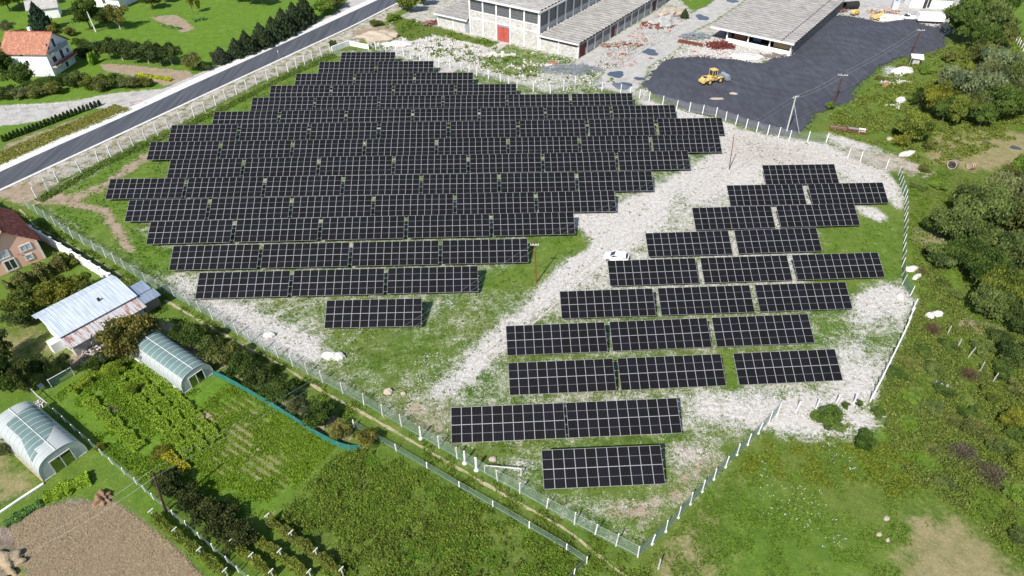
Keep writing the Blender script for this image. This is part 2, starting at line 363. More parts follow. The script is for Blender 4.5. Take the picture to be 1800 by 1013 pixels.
paint([(1420,230),(1500,185),(1580,100),(1680,60),(1680,200),(1620,270),(1560,262),(1460,232)], 2, lush=.15, weed=.25)
paint([(1550,115),(1590,118),(1600,135),(1555,138)], 2, gravel=.7)
for c in CH: TY[c] = np.clip(TY[c], 0, 1)
TY['dirt'] = np.clip(TY['dirt'], 0, 1)

def m_ground():
    m = NB('ground_surface')
    A = {c: m.attr(c) for c in CH}
    nb = m.noise(.09, 3); nm = m.noise(.45, 4, .6); nf = m.noise(1.7, 4, .65); ns = m.noise(5.5, 3, .7); nx = m.noise(14, 2, .7)
    ragged = m.math('ADD', m.math('MULTIPLY', nm, .5), m.math('ADD', m.math('MULTIPLY', nf, .3), m.math('MULTIPLY', ns, .2)))
    rag2 = m.math('ADD', m.math('MULTIPLY', m.noise(.6, 4, .6, dist=.5), .40), m.math('ADD', m.math('MULTIPLY', m.noise(2.9, 4, .65), .35), m.math('MULTIPLY', m.noise(9, 2), .25)))
    def cov(a, r, soft=.06, amp=1.): # coverage from a weight and a ragged noise
        lo = m.math('SUBTRACT', m.math('MULTIPLY', m.math('SUBTRACT', 1., a), 1.0), .0)
        # noise is centred at .5 with narrow spread: stretch it
        r2 = m.ramp(r, .35, .65)
        return m.ramp(m.math('SUBTRACT', r2, lo), -soft, soft)
    # grass
    g1 = m.mix(m.ramp(ragged, .37, .63), (.060, .120, .018), (.185, .265, .040))
    g1 = m.mix(m.ramp(nb, .42, .66, 0, .55), g1, (.215, .230, .060))
    g1 = m.mix(m.ramp(nx, .38, .60, .62, 0), g1, (.026, .058, .010))
    lush = m.mix(m.ramp(rag2, .36, .64), (.075, .165, .014), (.205, .340, .034))
    lush = m.mix(m.ramp(nx, .38, .60, .50, 0), lush, (.035, .095, .010))
    c = m.mix(m.math('MULTIPLY', A['lush'], .95), g1, lush)
    # weeds: olive, brown and dark
    wd = m.mix(m.ramp(nf, .38, .62), (.062, .100, .016), (.190, .235, .042))
    wd = m.mix(m.ramp(rag2, .52, .66, 0, .7), wd, (.135, .105, .055))
    wd = m.mix(m.ramp(nx, .38, .60, .5, 0), wd, (.025, .040, .012))
    c = m.mix(m.math('MULTIPLY', m.ramp(A['weed'], 0, .75), .92), c, wd)
    # dry mown grass
    dr = m.mix(m.ramp(rag2, .35, .66), (.170, .175, .065), (.400, .320, .180))
    dr = m.mix(m.ramp(nx, .36, .6, .4, 0), dr, (.15, .12, .055))
    c = m.mix(cov(A['dry'], ragged, .25), c, dr)
    # bare earth
    dt = m.mix(m.ramp(rag2, .34, .68), (.235, .170, .115), (.48, .39, .29))
    dt = m.mix(m.ramp(nx, .38, .6, .35, 0), dt, (.17, .12, .08))
    c = m.mix(cov(A['dirt'], rag2, .10), c, dt)
    # crushed limestone with grit, stones and tinted patches
    vs = m.voro(3.2, out='Color'); vs2 = m.voro(9, out='Color')
    sx = m.n('ShaderNodeSeparateXYZ'); m.l(vs, sx.inputs[0]); sx2 = m.n('ShaderNodeSeparateXYZ'); m.l(vs2, sx2.inputs[0])
    gv = m.mix(m.ramp(nf, .35, .68), (.37, .345, .312), (.68, .650, .610))
    gv = m.mix(m.math('MULTIPLY', sx.outputs[0], .55), gv, (.69, .67, .645))
    gv = m.mix(m.ramp(sx2.outputs[0], .55, 1., 0, .62), gv, (.25, .215, .175))
    gv = m.mix(m.ramp(ragged, .54, .66, 0, .35), gv, (.43, .36, .28))
    gcv = cov(A['gravel'], m.math('ADD', m.math('MULTIPLY', ragged, .55), m.math('MULTIPLY', m.math('ADD', m.math('MULTIPLY', ns, .6), m.math('MULTIPLY', nx, .4)), .45)), .16)
    gv = m.mix(m.math('MULTIPLY', A['dirt'], .55), gv, dt)
    c = m.mix(gcv, c, gv)
    # pale compacted yard / shoulder
    cn = m.mix(m.ramp(ragged, .34, .66), (.34, .325, .30), (.56, .54, .505))
    cn = m.mix(m.ramp(sx2.outputs[1], .7, 1., 0, .4), cn, (.30, .28, .25))
    cn = m.mix(m.ramp(m.noise(.22, 5, .7, dist=.8), .54, .66, 0, .45), cn, (.22, .205, .185))
    cn = m.mix(m.math('MULTIPLY', A['dirt'], .5), cn, (.50, .42, .33))
    c = m.mix(cov(A['conc'], rag2, .10), c, cn)
    # harvested field with straw litter
    pv = m.map((5, .9, 1), m.pos(), (0, 0, R(40))); pn = m.noise(1.6, 4, .7, vec=pv); pv2 = m.map((1.2, 6, 1), m.pos(), (0, 0, R(75)))
    pl = m.mix(m.ramp(nf, .35, .65), (.155, .118, .097), (.33, .265, .215))
    pl = m.mix(m.ramp(pn, .49, .58, 0, .8), pl, (.50, .415, .315))
    pl = m.mix(m.ramp(m.noise(1.9, 3, .7, vec=pv2), .56, .68, 0, .6), pl, (.50, .41, .27))
    pl = m.mix(m.ramp(m.noise(.5, 4, .7, dist=.7), .46, .60, 0, .45), pl, (.13, .095, .075))
    pl = m.mix(m.ramp(nx, .4, .6, .6, 0), pl, (.08, .06, .045))
    c = m.mix(cov(A['plow'], rag2, .12), c, pl)
    h = m.math('ADD', m.math('MULTIPLY', nf, .5), m.math('ADD', m.math('MULTIPLY', ns, .35), m.math('MULTIPLY', nx, .25)))
    m.bump(h, .75, .28)
    return m.fin(c, .95, .1)
MAT['ground'] = m_ground()
def ground():
    ex = [-4000, -1200, -500, -280]; xs = np.concatenate([ex, gx, [-e for e in ex[::-1]]])
    ys = np.concatenate([[-900, -200, -40], gy, [320, 480, 1000, 4500]])
    X, Y = np.meshgrid(xs, ys)
    Z = (vnoise(9, 3, X, Y)-.5)*.10+(vnoise(2.3, 4, X, Y)-.5)*.05
    V = np.stack([X, Y, Z-.03], -1).reshape(-1, 3); ny, nx = X.shape
    i = np.arange(nx*ny).reshape(ny, nx)
    F = np.stack([i[:-1, :-1], i[:-1, 1:], i[1:, 1:], i[1:, :-1]], -1).reshape(-1, 4)
    at_ = {c: np.pad(TY[c], [(3, 4), (4, 4)], mode='edge').ravel() for c in CH}
    o = link('ground', npmesh('ground', V, F, MAT['ground'], at_, True)); tag(o, kind='structure')
ground()
def sample(chan, x, y):
    i = np.clip(((y-GY0)/GS).round().astype(int), 0, len(gy)-1); j = np.clip(((x-GX0)/GS).round().astype(int), 0, len(gx)-1)
    return TY[chan][i, j]

def strip(name, edgeA, edgeB, z0, mat, thick=.05, n=60):
    """a sheet between two surveyed edges (world xy lists), with a little thickness"""
    def res(P):
        P = [Vector(q) for q in P]; L = [0]
        for a, b in zip(P[:-1], P[1:]): L.append(L[-1]+(b-a).length)
        out = []
        for k in range(n+1):
            s = L[-1]*k/n
            for j in range(len(P)-1):
                if s <= L[j+1]+1e-6: break
            t = (s-L[j])/(L[j+1]-L[j]); out.append(P[j].lerp(P[j+1], t))
        return out
    A, B = res(edgeA), res(edgeB); mb = MB()
    for k in range(n):
        a, b, c, d = A[k], B[k], B[k+1], A[k+1]
        mb.add([(*a, z0), (*b, z0), (*c, z0), (*d, z0)], [(0, 1, 2, 3)])
        mb.add([(*a, z0), (*d, z0), (*d, z0-thick), (*a, z0-thick)], [(0, 1, 2, 3)]); mb.add([(*b, z0), (*c, z0), (*c, z0-thick), (*b, z0-thick)], [(3, 2, 1, 0)])
    o = mb.build(name, mat); return tag(o, kind='structure')
def ext(P, d=150):
    P = [Vector(q) for q in P]; return [P[0]+(P[0]-P[1]).normalized()*d]+P+[P[-1]+(P[-1]-P[-2]).normalized()*d]
def m_asphalt():
    m = NB('fresh_asphalt'); v = m.map((.9, .05, 1), m.pos(), (0, 0, R(-28)))
    c = m.mix(m.ramp(m.noise(1.2, 4, vec=v), .35, .65), (.060, .064, .076), (.098, .103, .117))
    c = m.mix(m.ramp(m.noise(.5, 3), .62, .72, 0, .12), c, (.16, .16, .16)); m.bump(m.noise(20, 2), .2, .02)
    return m.fin(c, .75, .3)
MAT['asphalt'] = m_asphalt()
rA = ext(W([(0,303),(110,253),(217,206),(330,153.5),(450,99.5),(560,49),(665,0)])); rB = ext(W([(0,333),(172,253),(350,170),(450,123.5),(615,47.5),(700,4)]))
strip('road', rA, rB, .10, MAT['asphalt'], .12)
m = NB('pale_shoulder'); MAT['shoulder'] = m.fin(m.mix(m.ramp(m.noise(1.5, 5, .7), .35, .65), (.50, .485, .46), (.72, .705, .68)), .95, .1)
def off(P, q, a, b):   # linear blend of two resampled edges is awkward: offset each point sideways instead
    out = []
    for i, p_ in enumerate(P):
        d = (P[min(i+1, len(P)-1)]-P[max(i-1, 0)]).normalized(); nrm = Vector((-d.y, d.x)); out.append(p_+nrm*q)
    return out
strip('road_shoulder', off(rA, 2.9, 0, 0), off(rA, .03, 0, 0), .075, MAT['shoulder'], .1)
strip('road_shoulder', off(rB, -.03, 0, 0), off(rB, -.75, 0, 0), .075, MAT['shoulder'], .1)
m = NB('old_concrete_path'); MAT['pathc'] = m.fin(m.mix(m.ramp(m.noise(.7, 5, .7), .35, .65), (.33, .32, .29), (.50, .48, .44)), .95, .1)
strip('footpath', W([(770,128),(800,108),(870,80),(880,75)]), W([(796,128),(830,108),(880,87),(893,77)]), .06, MAT['pathc'], .1, 12)
mk = NB('worn_track'); tc = mk.mix(mk.ramp(mk.noise(2.2, 4, .7), .35, .65), (.30, .27, .15), (.44, .37, .25)); MAT['track'] = mk.fin(mk.mix(mk.ramp(mk.noise(.7, 4, .7), .50, .62), tc, (.15, .21, .05)), .95, .1)
def wobble(P, q, amp, seed):
    out = []; r_ = random.Random(seed); P = [Vector(p_) for p_ in P]
    for a, b in zip(P[:-1], P[1:]):
        n = max(2, int((b-a).length/.8)); d = (b-a).normalized(); nr = Vector((-d.y, d.x))
        for k in range(n): out.append(a.lerp(b, k/n)+nr*(q+r_.uniform(-amp, amp)))
    return out
strip('track', wobble(W(TRACK), .17, .10, 3), wobble(W(TRACK), -.17, .10, 4), .045, MAT['track'], .06, 420)
ck = NB('compacted_gravel'); MAT['rut'] = ck.fin(ck.mix(ck.ramp(ck.noise(2.5, 4, .7), .4, .6), (.40, .37, .33), (.56, .53, .49)), .95, .1)
for i_, path_ in enumerate(([(1340,258),(1300,285),(1235,330),(1150,385),(1060,452),(975,525),(890,600),(830,650)], [(1560,322),(1500,290),(1440,272),(1380,262),(1290,262)], [(1560,742),(1450,730),(1330,728),(1215,712)])):
    for o_ in (-.85, .85): strip('wheel_rut', wobble(W(path_), o_+.13, .09, 5+i_), wobble(W(path_), o_-.13, .09, 9+i_), .048, MAT['rut'], .06, 300)
strip('factory_lane_edge', W([(1063,128),(1105,103),(1165,66),(1205,40)]), W([(1065,130),(1107,105),(1167,68),(1207,42)]), .10, MAT['concrete'], .15, 12)

# dark gravel spread over the neighbouring yard
BLACK = [(1128,152),(1150,128),(1166,108),(1185,102),(1215,101),(1245,101),(1290,104),(1310,110),(1330,114),(1352,113),(1358,102),(1392,101),(1402,88),(1425,62),(1445,42),(1464,30),(1480,27),(1500,30),(1520,35),(1552,42),(1580,35),(1600,35),(1612,38),(1616,43),(1640,46),(1655,52),(1661,62),(1662,72),(1656,84),(1640,96),(1600,98),(1580,101),(1560,110),(1535,125),(1520,135),(1508,150),(1500,160),(1502,172),(1490,182),(1468,186),(1445,193),(1432,203),(1420,220),(1408,232),(1385,240),(1349,233),(1311,222),(1258,205),(1210,195),(1185,184),(1160,170),(1150,162)]
def dark_field():
    s = .45; Pw = W(BLACK); xs = np.arange(min(q[0] for q in Pw)-2, max(q[0] for q in Pw)+2, s); ys = np.arange(min(q[1] for q in Pw)-2, max(q[1] for q in Pw)+2, s)
    X, Y = np.meshgrid(xs, ys); Xn = X+(vnoise(2.2, 11, X, Y)-.5)*2.2; Yn = Y+(vnoise(2.2, 12, X, Y)-.5)*2.2
    m = inside(Pw, Xn, Yn).astype(float); mb = blur(m, 3)
    big = blur(m, 14)
    h = np.clip(mb-.42, 0, 1)*.5 + np.clip(big-.5, 0, 1)*1.2*(.35+.9*vnoise(14, 21, X, Y))
    u = X*math.cos(R(62))+Y*math.sin(R(62)); rip = np.sin(u*1.5+3.5*vnoise(9, 23, X, Y)*2)*.055
    h += np.clip(big-.45, 0, 1)*2*(rip+(vnoise(1.4, 24, X, Y)-.5)*.08)
    global FH; FH = lambda x, y: float((.035+h)[min(max(int(round((y-ys[0])/s)), 0), h.shape[0]-1), min(max(int(round((x-xs[0])/s)), 0), h.shape[1]-1)])
    keep = mb > .42; i = np.arange(X.size).reshape(X.shape)
    fk = keep[:-1, :-1] & keep[:-1, 1:] & keep[1:, 1:] & keep[1:, :-1]
    F = np.stack([i[:-1, :-1], i[:-1, 1:], i[1:, 1:], i[1:, :-1]], -1)[fk]
    V = np.stack([X, Y, .035+h], -1).reshape(-1, 3)
    mm = NB('dark_gravel'); v = mm.map((.5, .16, 1), mm.pos(), (0, 0, R(-25)))
    c = mm.mix(mm.ramp(mm.noise(1.6, 5, .6, vec=v), .34, .66), (.052, .055, .068), (.080, .085, .104))
    c = mm.mix(mm.ramp(mm.noise(12, 2), .60, .75, 0, .3), c, (.15, .15, .16)); c = mm.mix(mm.ramp(mm.noise(.22, 5, .7, dist=.6), .66, .73, 0, .22), c, (.2, .2, .2))
    mm.bump(mm.noise(6, 4, .7), .6, .12); c = mm.mix(mm.ramp(mm.noise(.35, 5, .75, dist=1.2), .64, .70, 0, .5), c, (.16, .14, .12)); c = mm.mix(mm.math('MULTIPLY', mm.ramp(mm.noise(.05, 2), .45, .6), .35), c, (.045, .047, .056)); mm.fin(c, .9, .2)
    o = link('dark_gravel_yard', npmesh('dark_gravel_yard', V, F, mm.mat, smooth=True)); tag(o, kind='structure')
dark_field()
m = NB('puddle_water'); MAT['water'] = m.fin((.07, .085, .11), .12, .6)
def puddle(cx, cy, rx, ry, seed):
    a, b = at(cx-rx, cy), at(cx+rx, cy); hw = (b-a).length/2; c = (a+b)/2; hd = (at(cx, cy-ry)-at(cx, cy+ry)).length/2
    r_ = random.Random(seed); n = 28; ph = [r_.random()*6.3 for _ in range(4)]
    vs = []
    for k in range(n):
        t = 2*math.pi*k/n; q = 1+.13*math.sin(2*t+ph[0])+.12*math.sin(3*t+ph[1])+.08*math.sin(5*t+ph[2]); vs.append((c.x+hw*q*math.cos(t), c.y+hd*q*math.sin(t), .065))
    o = MB().add(vs, [tuple(range(n))]).build('puddle', MAT['water']); tag(o, kind='structure')
for i, q in enumerate([(1143,92,13,5.5),(1083,131,16,5),(1124,138.5,9,2.8),(1094,151,15,7),(1234,31,10,5),(1286,1,10,4),(1785,260,8,3),(1735,252,7,3)]): puddle(*q, i+5)

# ------------------------------------------------------------------ the solar array
ORD = ['first', 'second', 'third', 'fourth', 'fifth', 'sixth', 'seventh', 'eighth', 'ninth', 'tenth', 'eleventh', 'twelfth', 'thirteenth', 'fourteenth', 'fifteenth']
NUM = {1: 'one', 2: 'two', 3: 'three', 4: 'four', 6: 'six', 7: 'seven', 8: 'eight', 5: 'five'}
TW, TS, TILT, ZL = 14.3, 4.54, R(25.97), .8
def make_table():
    t = thing('solar_table', 'x', 'solar panel')
    mw, ml = TW/11, TS/2
    fw = .029; a, b = mw/2-.006, ml/2-.006
    mb = MB()
    for x0, x1, y0, y1 in ((-a, a, -b, -b+fw), (-a, a, b-fw, b), (-a, -a+fw, -b+fw, b-fw), (a-fw, a, -b+fw, b-fw)): mb.box(x0, y0, -.03, x1, y1, .006, 1)
    mb.box(-a+fw, -b+fw, -.012, a-fw, b-fw, 0, 0); mb.box(-a+fw, -.011, .0, a-fw, .011, .003, 2)
    me = mb.mesh('solar_module', [MAT['cell'], MAT['frame_al'], MAT['galv']])
    for r_ in range(2):
        for c_ in range(11):
            s = (r_+.5)*ml; link('solar_module', me, t, ((c_+.5)*mw, s*math.cos(TILT), ZL+s*math.sin(TILT)), (TILT, 0, 0))
    f = MB()
    for s in (.45, 1.75, 2.80, 4.10):
        y, z = s*math.cos(TILT)+.075*math.sin(TILT), ZL+s*math.sin(TILT)-.075*math.cos(TILT)
        f.bar((-.20, y, z), (TW+.20, y, z), .06, .07)
    f.build('purlin_frame', MAT['galv'], t)
    for x in (1.3, 5.2, 9.2, 13.1):
        g = MB(); P = lambda s, d=.17: (x, s*math.cos(TILT)+d*math.sin(TILT), ZL+s*math.sin(TILT)-d*math.cos(TILT))
        g.bar(P(.15), P(4.4), .08, .1); p1 = P(.9); p2 = P(3.6)
        g.bar((x, p1[1], 0), p1, .1); g.bar((x, p2[1], 0), p2, .1); g.bar((x, p2[1]-.02, .35), P(1.9), .06)
        g.build('support_leg', MAT['galv'], t)
    return t
ROWS = [('L', (600.3,92),(695.3,91.5),1),('L', (561.8,108.8),(762.5,107.3),2),('L', (521,129.5),(831.8,127.5),3),('L', (476.3,150.5),(907.5,147.5),4),('L', (444,171.5),(1111,163.7),6),('L', (377,196.5),(1186,184.5),7),('L', (302,220),(1268.8,207),8),('L', (265,249.5),(1263.8,236.3),8),('L', (300,280.5),(1208.8,264.8),7),('L', (193.8,314.8),(1145,300.5),7),('L', (227.5,352),(1079.5,334.7),6),('L', (265,389.5),(1008,372.5),5),('L', (305,432.5),(927,419.3),4),('L', (350.5,479.5),(840,467.5),3),('L', (574.6,528.1),(741.5,524.3),1),
 ('R', (1339,290.5),(1466.8,288.5),1),('R', (1277,326),(1551.5,320.8),2),('R', (1216,365.5),(1501,357.5),2),('R', (1134,410),(1434.5,400.5),2),('R', (1067.5,458.5),(1542.8,443.5),3),('R', (983.5,512.3),(1486,495.5),3),('R', (889,573),(1419.7,551.6),3),('R', (893,638),(1266.4,622),2),('R1', (1285.5,621.3),(1470.3,613.3),1),('R', (792.6,716.5),(1189.5,699.5),2),('R', (952.2,791.5),(1160,782.5),1)]
table0 = make_table(); first = True; cnt = {'L': 0, 'R': 0}
ZT = ZL+TS*math.sin(TILT)
for side, a, b, n in ROWS:
    A, B = at(*a, ZT), at(*b, ZT); L = (B-A).length
    if side != 'R1': cnt[side] += 1
    yaw = math.atan2(B.y-A.y, B.x-A.x); step = (B-A)/n if n == 1 else (B-A)*((L-TW)/(n-1)/L)
    for k in range(n):
        tl = A+step*k+( (B-A)*((L-TW)/2/L) if n == 1 else Vector((0, 0, 0)))
        nrm = Vector((-math.sin(yaw), math.cos(yaw), 0)); o = tl-nrm*TS*math.cos(TILT)
        t = table0 if first else copy_tree(table0); first = False
        t.location = (o.x, o.y, 0); t.rotation_euler = (0, 0, yaw)
        blk = 'left block' if side == 'L' else 'right block'; rw = ORD[cnt[side[0]]-1]; N = n; kk = k
        if side == 'R1': N = 3; kk = 2
        if side == 'R' and cnt['R'] == 8: N = 3
        if N == 1: lb = f'black solar table forming the {rw} row from the top alone, {blk}'
        elif kk == 0: lb = f'black solar table at the left end of the {rw} row from top, {blk}'
        elif kk == N-1: lb = f'black solar table at the right end of the {rw} row from top, {blk}'
        else: lb = f'black solar table, {ORD[kk]} from left in the {rw} row from top, {blk}'
        if side == 'L' and cnt['L'] == 15: lb = 'lone black solar table on grass below the left block'
        if side == 'R' and cnt['R'] == 10: lb = 'lone black solar table nearest the bottom fence corner'
        t['label'] = lb
        t['group'] = 'solar panel tables in staggered rows'

# ------------------------------------------------------------------ buildings
def m_rubble(name, a, b, dark):
    m = NB(name); v = m.map((1, 1, 1.6), m.pos()); d = m.voro(2.2, vec=v, feat='DISTANCE_TO_EDGE'); cc = m.voro(2.2, vec=v, out='Color')
    s = m.n('ShaderNodeSeparateXYZ'); m.l(cc, s.inputs[0])
    c = m.mix(s.outputs[0], a, b); c = m.mix(m.ramp(d, .02, .07, .55, 0), c, (.72, .70, .66))
    c = m.mix(m.ramp(m.noise(.5, 5, .7), .55, .68, 0, .55), c, dark); m.bump(d, .3, .05); return m.fin(c, .95, .1)
MAT['rubble'] = m_rubble('rubble_masonry', (.33, .315, .29), (.54, .52, .49), (.26, .24, .21))
MAT['greywall'] = m_rubble('grey_masonry', (.26, .255, .245), (.40, .39, .375), (.20, .19, .18))
def m_tiles(name, a, b, c3):
    m = NB(name); v = m.map((5, 3.2, 3.2), m.obc()); cc = m.voro(1., vec=v, out='Color', rnd=.35); s = m.n('ShaderNodeSeparateXYZ'); m.l(cc, s.inputs[0])
    c = m.mix(s.outputs[0], a, b); c = m.mix(m.ramp(m.noise(1.1, 5, .7, vec=m.obc()), .5, .65, 0, .7), c, c3)
    c = m.mix(m.ramp(s.outputs[1], .85, 1, 0, .5), c, (.6, .5, .42)); m.bump(m.voro(1., vec=v, rnd=.35), .5, .05); return m.fin(c, .85, .2)
MAT['tiles'] = m_tiles('orange_clay_tiles', (.30, .125, .075), (.43, .19, .12), (.25, .11, .08))
MAT['darktiles'] = m_tiles('dark_red_clay_tiles', (.20, .045, .03), (.30, .08, .05), (.14, .04, .03))
MAT['greytiles'] = m_tiles('grey_slate_roof', (.34, .33, .31), (.46, .445, .42), (.26, .25, .23))
def m_asb():
    m = NB('weathered_fibre_cement'); v = m.map((.35, 2.2, 1), m.obc()); xs_ = m.n('ShaderNodeSeparateXYZ'); m.l(m.obc(), xs_.inputs[0]); valley_shade = m.math('LESS_THAN', m.math('FRACT', m.math('ADD', m.math('MULTIPLY', xs_.outputs[1], 1/1.75), .171)), .14)  # valley stripes darkened in colour, standing in for shade between the roof waves
    c = m.mix(m.ramp(m.noise(1.1, 5, .7, vec=v), .35, .65), (.19, .18, .168), (.40, .385, .36))
    c = m.mix(m.ramp(m.noise(.7, 6, .75, vec=m.obc()), .58, .68, 0, .6), c, (.12, .115, .10))
    c = m.mix(m.ramp(m.noise(2.5, 3, .75, vec=m.obc()), .68, .74, 0, .8), c, (.66, .65, .63)); c = m.mix(m.math('MULTIPLY', valley_shade, .55), c, (.12, .115, .105)); return m.fin(c, .95, .1)
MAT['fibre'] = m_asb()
def m_metalroof(name, a, b, rust, r0, r1):
    m = NB(name); x = m.n('ShaderNodeSeparateXYZ'); m.l(m.obc(), x.inputs[0])
    fx = m.math('FRACT', m.math('MULTIPLY', x.outputs[0], 1/.55)); v = m.map((2.2, .25, 1), m.obc())
    c = m.mix(m.ramp(m.noise(1.3, 3, vec=v), .35, .65), a, b); c = m.mix(m.math('MULTIPLY', m.math('LESS_THAN', fx, .12), .55), c, tuple(q*.6 for q in a))
    c = m.mix(m.ramp(m.noise(1.0, 5, .75, vec=v), r0, r1), c, rust); m.bump(m.math('ABSOLUTE', m.math('SUBTRACT', fx, .5)), .4, .05); return m.fin(c, .45, .4, .15)
MAT['metalroof'] = m_metalroof('pale_blue_metal_roof', (.47, .53, .58), (.64, .69, .73), (.35, .30, .27), .70, .80)
MAT['rustroof'] = m_metalroof('rusty_metal_roof', (.48, .46, .46), (.60, .58, .58), (.30, .13, .085), .49, .60)
MAT['blueroof'] = m_metalroof('slate_blue_metal_roof', (.20, .25, .33), (.30, .35, .43), (.2, .2, .22), .8, .9)
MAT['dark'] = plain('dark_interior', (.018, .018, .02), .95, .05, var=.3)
MAT['salmon'] = plain('salmon_render', (.80, .48, .36), .9, var=.05, scale=.6)

def wave_roof(x0, x1, y0, y1, z, pitch=1.2, amp=.10, slope=0.):
    """shell roof whose waves run across the width; returns MB"""
    mb = MB(); n = int((y1-y0)/pitch)*6; ys = [y0+(y1-y0)*i/n for i in range(n+1)]
    vs = []; fs = []
    for y in ys:
        h = z+amp*abs(math.sin(math.pi*(y-y0)/pitch))*1.6
        vs += [(x0, y, h+slope*0), (x1, y, h+slope)]
    for i in range(n): fs.append((2*i, 2*i+1, 2*i+3, 2*i+2))
    mb.add(vs, fs); return mb
def window(parent, side, u, z, wd, ht, off, fm='white', pm='glass', mull=1, tr=0, depth=.05, fr=.07, name='window'):
    """window on a wall of parent: side 'f' faces -y at y=off, 'r' faces +x at x=off, 'l' faces -x at x=off"""
    def bx(mb, u0, u1, z0, z1, d0, d1, m=0):
        if side == 'f': mb.box(u0, off-d1, z0, u1, off-d0, z1, m)
        elif side == 'r': mb.box(off+d0, u0, z0, off+d1, u1, z1, m)
        else: mb.box(off-d1, u0, z0, off-d0, u1, z1, m)
    f = MB(); bx(f, u, u+wd, z, z+fr, 0, depth); bx(f, u, u+wd, z+ht-fr, z+ht, 0, depth)
    bx(f, u, u+fr, z+fr, z+ht-fr, 0, depth); bx(f, u+wd-fr, u+wd, z+fr, z+ht-fr, 0, depth)
    for k in range(1, mull+1):
        c = u+wd*k/(mull+1); bx(f, c-fr*.3, c+fr*.3, z+fr, z+ht-fr, 0, depth*.9)
    for k in range(1, tr+1):
        c = z+ht*k/(tr+1); bx(f, u+fr, u+wd-fr, c-fr*.3, c+fr*.3, 0, depth*.8)
    o = f.build(name, MAT[fm], parent); p = MB(); bx(p, u+fr, u+wd-fr, z+fr, z+ht-fr, .004, depth*.5); p.build('pane', MAT[pm], o); return o

def door(parent, side, u, wd, ht, off, mat, leaves=2, z=0.):
    mb = MB()
    for k in range(leaves):
        a = u+wd*k/leaves+.03; b = u+wd*(k+1)/leaves-.03
        if side == 'f': mb.box(a, off-.08, z, b, off-.01, z+ht); mb.box(a+.1, off-.12, z+ht*.45, b-.1, off-.08, z+ht*.52)
        else: mb.box(off+.01, a, z, off+.08, b, z+ht); mb.box(off+.08, a+.1, z+ht*.45, off+.12, b-.1, z+ht*.52)
    o = mb.build('door', MAT[mat], parent); h = MB()
    if side == 'f': h.box(u+wd/2+.12, off-.16, z+1.0, u+wd/2+.2, off-.08, z+1.3)
    else: h.box(off+.08, u+wd/2+.12, z+1.0, off+.16, u+wd/2+.2, z+1.3)
    h.build('handle', MAT['darksteel'], o); return o

FY = R(-34)
# the tall hall
hall = thing('factory_hall', 'tall derelict two-storey hall with white columns, broken window bands and a red door', 'factory', (-11.7, 201.7, 0), FY)
hw, hd, hh = 23.3, 75., 10.2
mb = MB(); mb.box(0, 0, 0, hw, .3, 6.75); mb.box(0, 0, 9.85, hw, .3, hh); mb.box(hw-.3, .3, 0, hw, hd, 5.9); mb.box(hw-.3, .3, 9.55, hw, hd, hh); mb.box(0, .3, 0, .3, hd, hh); mb.box(.3, hd-.3, 0, hw-.3, hd, hh)
mb.build('wall', MAT['rubble'], hall)
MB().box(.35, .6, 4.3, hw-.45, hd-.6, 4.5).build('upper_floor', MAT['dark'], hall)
for k in range(6):
    x = k*hw/5; MB().box(x-.2, -.28, 0, x+.2, -.003, hh).build('column', MAT['concrete_post'], hall)
mb = MB()
for k in range(5): mb.box(k*hw/5+.2, -.06, 4.55 , (k+1)*hw/5-.2, -.003, 4.8); mb.box(k*hw/5+.2, -.08, 6.6, (k+1)*hw/5-.2, -.004, 6.78)
mb.build('string_course', MAT['concrete_post'], hall)
for k in range(5): window(hall, 'f', k*hw/5+.22, 6.8, hw/5-.44, 3.0, .2, 'galv', 'dirtyglass', 9, 3, .10, .06)
door(hall, 'f', 2*hw/5+.25, hw/5-.5, 4.0, -.02, 'red'); MB().box(2*hw/5+.2, -.1, 4.02, 3*hw/5-.2, -.008, 4.5).build('door_lintel', MAT['greymetal'], hall)
for k in range(16):
    y = .1+k*4.6; MB().box(hw+.003, y-.15, 0, hw+.32, y+.2, hh).build('column', MAT['concrete_post'], hall)
    if k < 15:
        window(hall, 'r', y+.22, 6.0, 4.15, 3.5, hw-.12, 'galv', 'dirtyglass', 3, 2, .10, .05)
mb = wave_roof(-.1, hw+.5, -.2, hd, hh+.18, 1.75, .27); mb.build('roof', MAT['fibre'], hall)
MB().box(-.5, -1.0, hh-.02, hw+.7, -.30, hh+.30).box(hw+.4, -.28, hh-.25, hw+.75, hd, hh+.12).build('gutter_fascia', MAT['white'], hall)
MB().box(-.1, -.25, hh, hw+.38, hd, hh+.1).build('roof_deck', MAT['dark'], hall)
# the long right wing
wing = thing('factory_wing', 'long low factory wing with corrugated grey roof and dark red gate', 'factory', (7.95, 188.45, 0), FY)
ww, wd_, wh = 12.0, 58., 3.9
mb = MB(); mb.box(0, 0, 0, ww, .3, 2.95); mb.box(0, 0, 3.6, ww, .3, wh); mb.box(ww-.3, .3, 0, ww, wd_, 1.6); mb.box(ww-.3, .3, 3.2, ww, wd_, wh); mb.box(.0, .3, 0, .25, wd_, wh); mb.box(.3, wd_-.3, 0, ww-.3, wd_, wh)
mb.build('wall', MAT['rubble'], wing); MB().box(.1, .12, 2.95, ww-.1, .22, 3.6).build('glazing_strip', MAT['dirtyglass'], wing)
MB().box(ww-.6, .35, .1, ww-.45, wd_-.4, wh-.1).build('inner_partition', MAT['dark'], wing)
for x in (-.0, 5.9, ww-.02): MB().box(x, -.15, 0, x+.3, -.003, wh).build('column', MAT['concrete_post'], wing)
door(wing, 'r', .5, 3.6, 3.3, ww+.0, 'darkred', 4)
bay = 4.55
